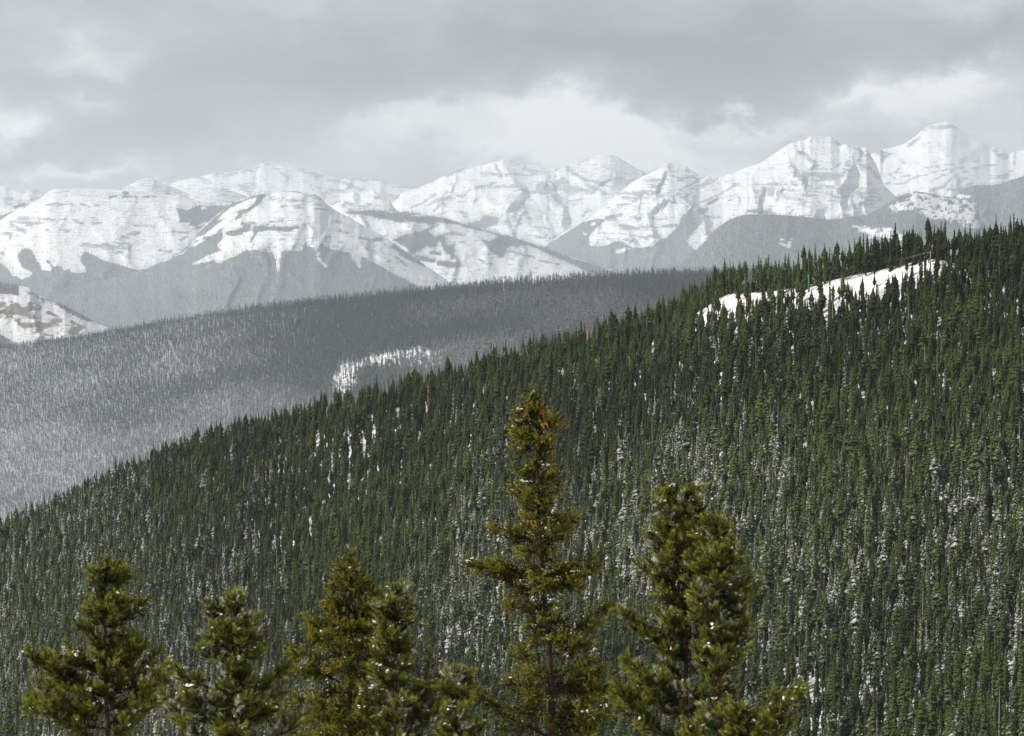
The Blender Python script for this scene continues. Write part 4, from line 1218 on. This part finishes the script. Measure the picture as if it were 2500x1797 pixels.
# the fence along the upper edge of the clearing
fe = add_obj('wire_fence', None, label='low post and rail fence along the upper edge of the snow clearing', category='fence')
fx = np.linspace(2050, 2225, 30)
fyy = interp(fx, [(2020, 699), (2060, 686), (2087, 679), (2136, 668), (2186, 658), (2241, 646)])
fp = np.array([on_ground(a_, b_) for a_, b_ in zip(fx, fyy)])
fp[:, 1] = np.convolve(np.pad(fp[:, 1], 3, 'edge'), np.ones(7) / 7, 'valid')
fp[:, 2] = ground_z(fp[:, 0] / fp[:, 1], fp[:, 1])
fe.location = fp[0]
v, f = tube([(0, 0, -0.3), (0, 0, 1.4)], [0.09, 0.08], 5)
pp = Parts()
pp.add(v, f)
post_me = pp.mesh('post', [M_GREYWOOD])
for q in fp:
    o = add_obj('post', post_me, fe)
    o.location = q - fp[0]
for hh in (0.7, 1.25):
    v, f = tube(fp - fp[0] + (0, 0, hh), np.full(len(fp), 0.05), 4)
    part('rail', v, f, M_GREYWOOD, fe, False)

# ------------------------------------------------------------------ the trees just below the lookout
def twig_template(pine, seed):
    """a shoot with its needles: vertices, triangles and how near each vertex is to a needle tip"""
    r = np.random.default_rng(seed)
    v, f, tp_ = [], [], []
    n_ = 30 if pine else 26
    L = 0.085 if pine else 0.10
    for i in range(n_):
        zz = L * (i + 0.5) / n_
        an = i * 2.39996 + r.uniform(-0.3, 0.3)
        ln = (0.060 if pine else 0.030) * r.uniform(0.8, 1.15)
        op = radians(r.uniform(25, 70) if pine else r.uniform(40, 75)) * (1 - 0.55 * zz / L)
        d = np.array([cos(an) * sin(op), sin(an) * sin(op), cos(op)])
        q = np.cross(d, [0.3, 0.2, 0.93])
        q /= np.linalg.norm(q)
        w = 0.0050 if pine else 0.0070
        b0 = np.array([0, 0, zz])
        k_ = len(v)
        v += [b0 - q * w, b0 + q * w, b0 + d * ln]
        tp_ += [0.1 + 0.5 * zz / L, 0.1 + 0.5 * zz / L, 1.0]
        f += [(k_, k_ + 1, k_ + 2)]
    return np.array(v), np.array(f), np.array(tp_)


TWIGS = {True: [twig_template(True, s) for s in range(4)], False: [twig_template(False, s + 9) for s in range(4)]}
# a lump of snow: a flattened, dented ball
def snow_lump(seed):
    r = np.random.default_rng(seed)
    v, f = [], []
    m_, n_ = 5, 8
    for i in range(m_ + 1):
        th = pi * i / m_
        for j in range(n_):
            a_ = 2 * pi * j / n_
            k_ = r.uniform(0.72, 1.2)
            v.append((sin(th) * cos(a_) * k_, sin(th) * sin(a_) * k_, cos(th) * k_ * (1 if cos(th) > 0 else 0.4)))
    for i in range(m_):
        for j in range(n_):
            a_, b_ = i * n_ + j, i * n_ + (j + 1) % n_
            f.append((a_, a_ + n_, b_ + n_))
            f.append((a_, b_ + n_, b_))
    return np.array(v), np.array(f)


LUMPS = [snow_lump(s) for s in range(5)]
v, f = tube([(0, 0, 0), (0, 0, -0.012), (0, 0, -0.035), (0, 0, -0.06), (0, 0, -0.075)], [0.006, 0.016, 0.019, 0.014, 0.004], 7)
_p = Parts()
_p.add(v, f)
CONE_ME = _p.mesh('cone', [M_CONE], True)


def frames(d):
    """rotation matrices whose third column is d"""
    d = d / (np.linalg.norm(d, axis=1)[:, None] + 1e-9)
    ref = np.where(np.abs(d[:, 2:3]) > 0.9, [[1.0, 0, 0]], [[0, 0, 1.0]])
    a_ = np.cross(ref, d)
    a_ /= np.linalg.norm(a_, axis=1)[:, None] + 1e-9
    b_ = np.cross(d, a_)
    return np.stack([a_, b_, d], -1)


def fore_tree(name, pine, tip, dist, profile, label, seed, extra=(), lean=0.0, snowy=0.2, tint=0.6, spacing=21.0, cones=0, ncones_band=(0, 500), gap=()):
    """a tree below the lookout; tip in photo pixels, profile = (rows below the tip, half width in pixels)"""
    r = np.random.default_rng(seed)
    m = K * dist                                  # metres per photo pixel there
    u_, v_ = uv_of(*tip)
    top = np.array([u_ * dist, dist, v_ * dist])
    gz = float(hill_z(np.array(top[0]), np.array(dist)))
    Hm = top[2] - gz
    Hpx = Hm / m
    e = add_obj(name, None, label=label, category='tree')
    base = np.array([top[0] + lean * Hm, dist, gz])
    e.location = base
    axis = lambda dn: np.array([-lean * Hm + lean * dn * m, 0.0, Hm - dn * m])     # point on the stem, dn rows below the tip (local)
    hs = np.linspace(0, Hpx * 1.03, 24)
    pts = np.array([axis(q) for q in hs])
    pts[:, 0] += np.sin(hs * 0.011 + seed) * 0.02
    rad = 0.010 + 0.085 * (hs / Hpx) * (Hm / 9.0)
    limbs = Parts()
    v, f = tube(pts[::-1], rad[::-1], 8)
    part('trunk', v, f, M_NEARBARK, e)
    tw_p, tw_d, tw_s, tw_f = [], [], [], []
    lumps = []
    cone_at = []

    tw_g = []

    def shoot(p, d, s, fr, gain=1.0):
        tw_g.append(gain)
        tw_p.append(p)
        tw_d.append(d)
        tw_s.append(s)
        tw_f.append(fr)

    def bush(P_, s0, thick, fr0, n_mult=1.0):
        """foliage along a polyline from s0 to its end"""
        seg = np.linalg.norm(np.diff(P_, axis=0), axis=1)
        tot = seg.sum()
        k2 = max(1, int(tot * (1 - s0) / 0.040 * n_mult))
        for i in range(k2 + 1):
            s = s0 + (1 - s0) * (i + r.uniform(-0.4, 0.4)) / k2
            s = min(0.999, max(0.0, s))
            fi = s * (len(P_) - 1)
            i0 = min(len(P_) - 2, int(fi))
            p = P_[i0] + (P_[i0 + 1] - P_[i0]) * (fi - i0)
            td = P_[i0 + 1] - P_[i0]
            td = td / (np.linalg.norm(td) + 1e-9)
            for w in range(2 if i < k2 else 3):
                g = r.normal(0, 1, 3)
                d = td * (0.7 if i < k2 else 1.2) + g / np.linalg.norm(g) * 0.85 + (0, 0, 0.42 if pine else 0.18)
                shoot(p + g * thick, d, r.uniform(0.8, 1.3), np.clip(0.5 * r.random() + 0.5 * fr0, 0, 1), 0.15 + 1.05 * s ** 1.5)  # gain falls inward: darker inner shoots imitate shade within the crown
        return P_[-1]

    def branch(o, an, L, rise, curl, dense=1.0):
        dh = np.array([cos(an), sin(an), 0.0])
        ss = np.linspace(0, 1, 8)
        P_ = o[None, :] + dh[None, :] * (L * ss)[:, None]
        P_[:, 2] += L * (rise * ss + curl * ss ** 2)
        P_[1:] += r.normal(0, 0.012 + 0.012 * L, (7, 3))
        v, f = tube(P_, (0.006 + 0.012 * L) * (1 - ss * 0.8), 5, False)
        limbs.add(v, f)
        fr0 = r.random()
        end = bush(P_, 0.14 if L > 0.3 else 0.04, 0.012, fr0, dense)
        ends = [(end, an, 1.0)]
        nb = int(L / (0.16 if pine else 0.13) * dense)
        for k_ in range(nb):
            s = r.uniform(0.30, 0.92)
            fi = s * 7
            i0 = min(6, int(fi))
            p = P_[i0] + (P_[i0 + 1] - P_[i0]) * (fi - i0)
            lb = min(0.42, (0.10 + 0.40 * L * (1.05 - s)) * r.uniform(0.6, 1.2))
            a2 = an + r.choice((-1, 1)) * radians(r.uniform(25, 75))
            tz = r.uniform(-0.2, 0.75) if pine else r.uniform(-0.55, 0.45)
            Q = np.array([p, p + np.array([cos(a2), sin(a2), tz]) * lb * 0.5, p + np.array([cos(a2) , sin(a2), tz + 0.25]) * lb])
            v, f = tube(Q, [0.006, 0.004, 0.002], 4, False)
            limbs.add(v, f)
            ends.append((bush(Q, 0.15, 0.012, np.clip(fr0 + r.normal(0, 0.25), 0, 1), dense), a2, s))
        for (q, a2, s) in ends:
            if r.random() < snowy * 0.85:
                lumps.append((q + (0, 0, 0.03), r.uniform(0.022, 0.062), a2))
            if r.random() < 0.6:
                cone_at.append((q, s))

    prof = np.asarray(profile, float)
    dn = 6.0
    k_ = 0
    # the leading shoot
    for w in range(5):
        shoot(axis(w * 7.0 + 2), np.array([r.normal(0, 0.15), r.normal(0, 0.15), 1.0]), 1.0, r.random())
    lim = (1797 - tip[1]) + 70
    while dn < lim:
        hw = np.interp(dn, prof[:, 0], prof[:, 1])
        nb = (4 if pine else 5) if r.random() < 0.8 else 2
        for j in range(nb):
            an = k_ * 1.3 + j * 2 * pi / nb + r.uniform(-0.5, 0.5)
            L = hw * m * 1.12 * r.uniform(0.45, 1.25)
            if L < 0.03:
                continue
            o = axis(dn + r.uniform(-5, 5))
            if pine:
                branch(o, an, L, r.uniform(0.0, 0.45), r.uniform(0.2, 0.7))
            else:
                branch(o, an, L, r.uniform(-0.45, 0.30), r.uniform(-0.05, 0.45))
        step = spacing * (1 + dn / 350.0)
        for (g0, g1, mult) in gap:
            if g0 < dn < g1:
                step *= mult
        dn += step
        k_ += 1
    for (sx_, sy_, ex, ey, depth) in extra:                      # single long limbs: from, to (photo pixels)
        o = axis(sy_ - tip[1])
        o[0] += (sx_ - tip[0]) * m - (o[0] - axis(0)[0])
        dx, dz = (ex - sx_) * m, (sy_ - ey) * m
        L = math.hypot(dx, depth)
        branch(o, math.atan2(depth, dx), L, dz / L * 0.6, dz / L * 0.4, 1.25)
    limbs_me = limbs.mesh('branches', [M_NEARBARK], True)
    br_ob = add_obj('branches', limbs_me, e)
    # foliage
    tp, td, ts, tf = np.array(tw_p), np.array(tw_d), np.array(tw_s), np.array(tw_f)
    fol, tipv = Parts(), []
    which = r.integers(0, 4, len(tp))
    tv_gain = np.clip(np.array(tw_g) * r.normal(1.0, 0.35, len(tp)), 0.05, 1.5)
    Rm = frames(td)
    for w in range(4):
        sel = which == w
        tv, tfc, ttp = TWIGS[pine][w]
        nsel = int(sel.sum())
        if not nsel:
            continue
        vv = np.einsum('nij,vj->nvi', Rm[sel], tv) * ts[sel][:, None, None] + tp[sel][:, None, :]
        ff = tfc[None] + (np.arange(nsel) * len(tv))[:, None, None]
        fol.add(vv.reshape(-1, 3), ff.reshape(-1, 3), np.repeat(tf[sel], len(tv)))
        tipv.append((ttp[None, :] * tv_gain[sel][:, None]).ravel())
    fme = fol.mesh('foliage', [M_PINE if pine else M_SPRUCE])
    at = fme.attributes.new('tip', 'FLOAT', 'POINT')
    at.data.foreach_set('value', np.concatenate(tipv).astype(np.float32))
    add_obj('foliage', fme, e, snow=float(0.13 + 0.38 * snowy), tint=float(tint))
    if lumps:
        sp = Parts()
        for (p, s, an) in lumps:
            c, s_ = cos(an), sin(an)
            for w in range(r.integers(3, 7)):
                lv, lf = LUMPS[r.integers(0, 5)]
                k_ = s * r.uniform(0.22, 0.50)
                q = lv * np.array([k_ * 1.35, k_, k_ * 0.8])
                q = np.stack([q[:, 0] * c - q[:, 1] * s_, q[:, 0] * s_ + q[:, 1] * c, q[:, 2]], -1)
                t_ = r.uniform(-2.6, 0.6) * s
                sp.add(q + p + (c * t_ + r.normal(0, s * 0.3), s_ * t_, r.normal(0, s * 0.3)), lf)
        add_obj('snow', sp.mesh('snow', [M_SNOW], True), br_ob, kind='stuff')
    if cones:
        cand = [c for c in cone_at if ncones_band[0] < (Hm - c[0][2]) / m < ncones_band[1]]
        wgt = np.array([math.exp(-((Hm - c[0][2]) / m) / 260.0) for c in cand])
        for i in r.choice(len(cand), min(len(cand), cones // 3), replace=False, p=wgt / wgt.sum()):
            for w in range(r.integers(2, 5)):
                o = add_obj('cone', CONE_ME, br_ob)
                o.location = cand[i][0] + np.array([r.normal(0, 0.04), r.normal(0, 0.04), r.uniform(-0.05, 0.03)])
                o.scale = (1.0, 1.0, r.uniform(0.8, 1.25))
                o.rotation_euler = (r.normal(0, 0.3), r.normal(0, 0.3), 0)
    return e, len(tp)


fore_tree('pine_tree', True, (257, 1374), 43, [(0, 8), (30, 28), (60, 38), (110, 42), (150, 40), (190, 75), (240, 72), (300, 80), (360, 120), (430, 160)],
          'bushy snow-flecked pine at the lower left corner, leftmost of the foreground trees', 3, snowy=0.22, tint=0.55,
          extra=[(240, 1700, 62, 1595, -0.1), (235, 1690, 95, 1610, 0.25), (240, 1760, 55, 1735, 0.1), (270, 1540, 345, 1465, 0.1), (280, 1640, 340, 1555, -0.15), (290, 1720, 415, 1625, 0.1), (245, 1640, 150, 1600, -0.2)])
fore_tree('pine_tree', True, (572, 1472), 41, [(0, 14), (30, 48), (80, 62), (130, 64), (180, 50), (220, 44), (260, 60), (300, 110), (330, 140)],
          'pine with snow on its branch tips, second of the foreground trees from the left', 11, snowy=0.42, tint=0.5,
          extra=[(585, 1712, 705, 1632, 0.1), (560, 1720, 400, 1700, -0.1), (560, 1690, 445, 1655, 0.2), (590, 1760, 690, 1730, -0.2)])
fore_tree('spruce_tree', False, (853, 1352), 46, [(0, 4), (30, 14), (60, 36), (110, 50), (140, 60), (170, 105), (220, 118), (270, 100), (330, 120), (400, 150), (450, 165)],
          'dense yellow-green spruce with a thin leading shoot, left of the snow-flecked pine touching it', 21, snowy=0.12, tint=0.72, cones=6, spacing=17.0,
          extra=[(880, 1520, 917, 1430, 0.1), (830, 1670, 715, 1590, -0.1)])
fore_tree('pine_tree', True, (963, 1444), 44, [(0, 14), (40, 36), (80, 50), (130, 54), (180, 50), (250, 56), (350, 90)],
          'snow-flecked pine touching the right side of the dense yellow-green spruce', 31, snowy=0.55, tint=0.45,
          extra=[(985, 1790, 1056, 1590, -0.1), (985, 1780, 1085, 1640, 0.15), (980, 1740, 1030, 1660, -0.2), (990, 1800, 1075, 1700, 0.0)])
fore_tree('young_pine', True, (1121, 1640), 40, [(0, 12), (40, 30), (90, 40), (157, 52)],
          'small snow-flecked pine top between the snow-flecked pine and the tall coned spruce', 41, snowy=0.5, tint=0.5)
fore_tree('spruce_tree', False, (1298, 952), 47, [(0, 3), (30, 11), (60, 26), (90, 44), (120, 52), (150, 40), (180, 22), (230, 52), (265, 46), (300, 36), (350, 62), (400, 56), (440, 84), (480, 92), (520, 62), (570, 55), (620, 70), (680, 115), (760, 140), (860, 175)],
          'tallest foreground spruce, hung with orange cones, standing above the rest', 51, snowy=0.16, tint=0.66, lean=0.062, cones=115, ncones_band=(30, 640), spacing=17.0,
          gap=((600, 690, 1.7),),
          extra=[(1318, 1420, 1136, 1372, -0.1), (1316, 1400, 1190, 1385, 0.2), (1322, 1450, 1470, 1352, 0.1), (1324, 1440, 1420, 1400, -0.2), (1335, 1570, 1490, 1478, 0.05), (1336, 1600, 1450, 1560, -0.2),
                 (1312, 1330, 1205, 1290, 0.1), (1316, 1340, 1400, 1260, -0.1), (1340, 1680, 1480, 1640, 0.1), (1330, 1500, 1240, 1480, 0.1)])
fore_tree('pine_tree', True, (1662, 1202), 42, [(0, 14), (40, 50), (80, 68), (150, 78), (250, 84), (320, 64), (370, 60), (420, 100), (480, 130), (560, 150), (620, 160)],
          'tall full pine with snowy tufts, the rightmost tall foreground tree', 61, snowy=0.38, tint=0.48, lean=0.03,
          extra=[(1670, 1580, 1508, 1492, -0.1), (1672, 1600, 1545, 1520, 0.15), (1675, 1690, 1530, 1640, 0.1), (1675, 1720, 1500, 1700, -0.15)])
fore_tree('pine_tree', True, (1757, 1284), 41.0, [(0, 12), (30, 30), (80, 46), (150, 56), (220, 62), (280, 48), (340, 52), (420, 62), (517, 74)],
          'slimmer pine close against the right side of the tall full pine', 71, snowy=0.40, tint=0.55,
          extra=[(1765, 1530, 1846, 1432, 0.1), (1765, 1500, 1830, 1400, -0.1), (1765, 1600, 1835, 1545, 0.2)])
fore_tree('young_pine', True, (1815, 1738), 39, [(0, 14), (30, 30), (60, 45), (120, 60)],
          'low pine at the bottom edge reaching a limb out to the right', 81, snowy=0.3, tint=0.5,
          extra=[(1825, 1800, 1956, 1672, 0.1), (1825, 1800, 1925, 1700, -0.15), (1825, 1815, 1880, 1710, 0.2), (1825, 1830, 1940, 1760, 0.0)])

# ------------------------------------------------------------------ the hazy air of the whole valley
HB = (-66000, 66000, -66000, 66000, -1200, 3500)
hv = [(x_, y_, z_) for z_ in HB[4:6] for y_ in HB[2:4] for x_ in HB[0:2]]
hf = [(0, 2, 3, 1), (4, 5, 7, 6), (0, 1, 5, 4), (2, 6, 7, 3), (0, 4, 6, 2), (1, 3, 7, 5)]
hm = bpy.data.materials.new('pale_haze')
hm.use_nodes = True
HN = Nodes(hm.node_tree)
pv = HN.n('ShaderNodeVolumePrincipled', {'Color': (0.83, 0.908, 1.0, 1), 'Density': HAZE_DENSITY, 'Anisotropy': 0.15})
ho = HN.n('ShaderNodeOutputMaterial')
HN.link(pv.outputs[0], ho.inputs['Volume'])
hme = make_mesh('haze', hv, hf, [hm], False)
add_obj('haze', hme, kind='stuff')
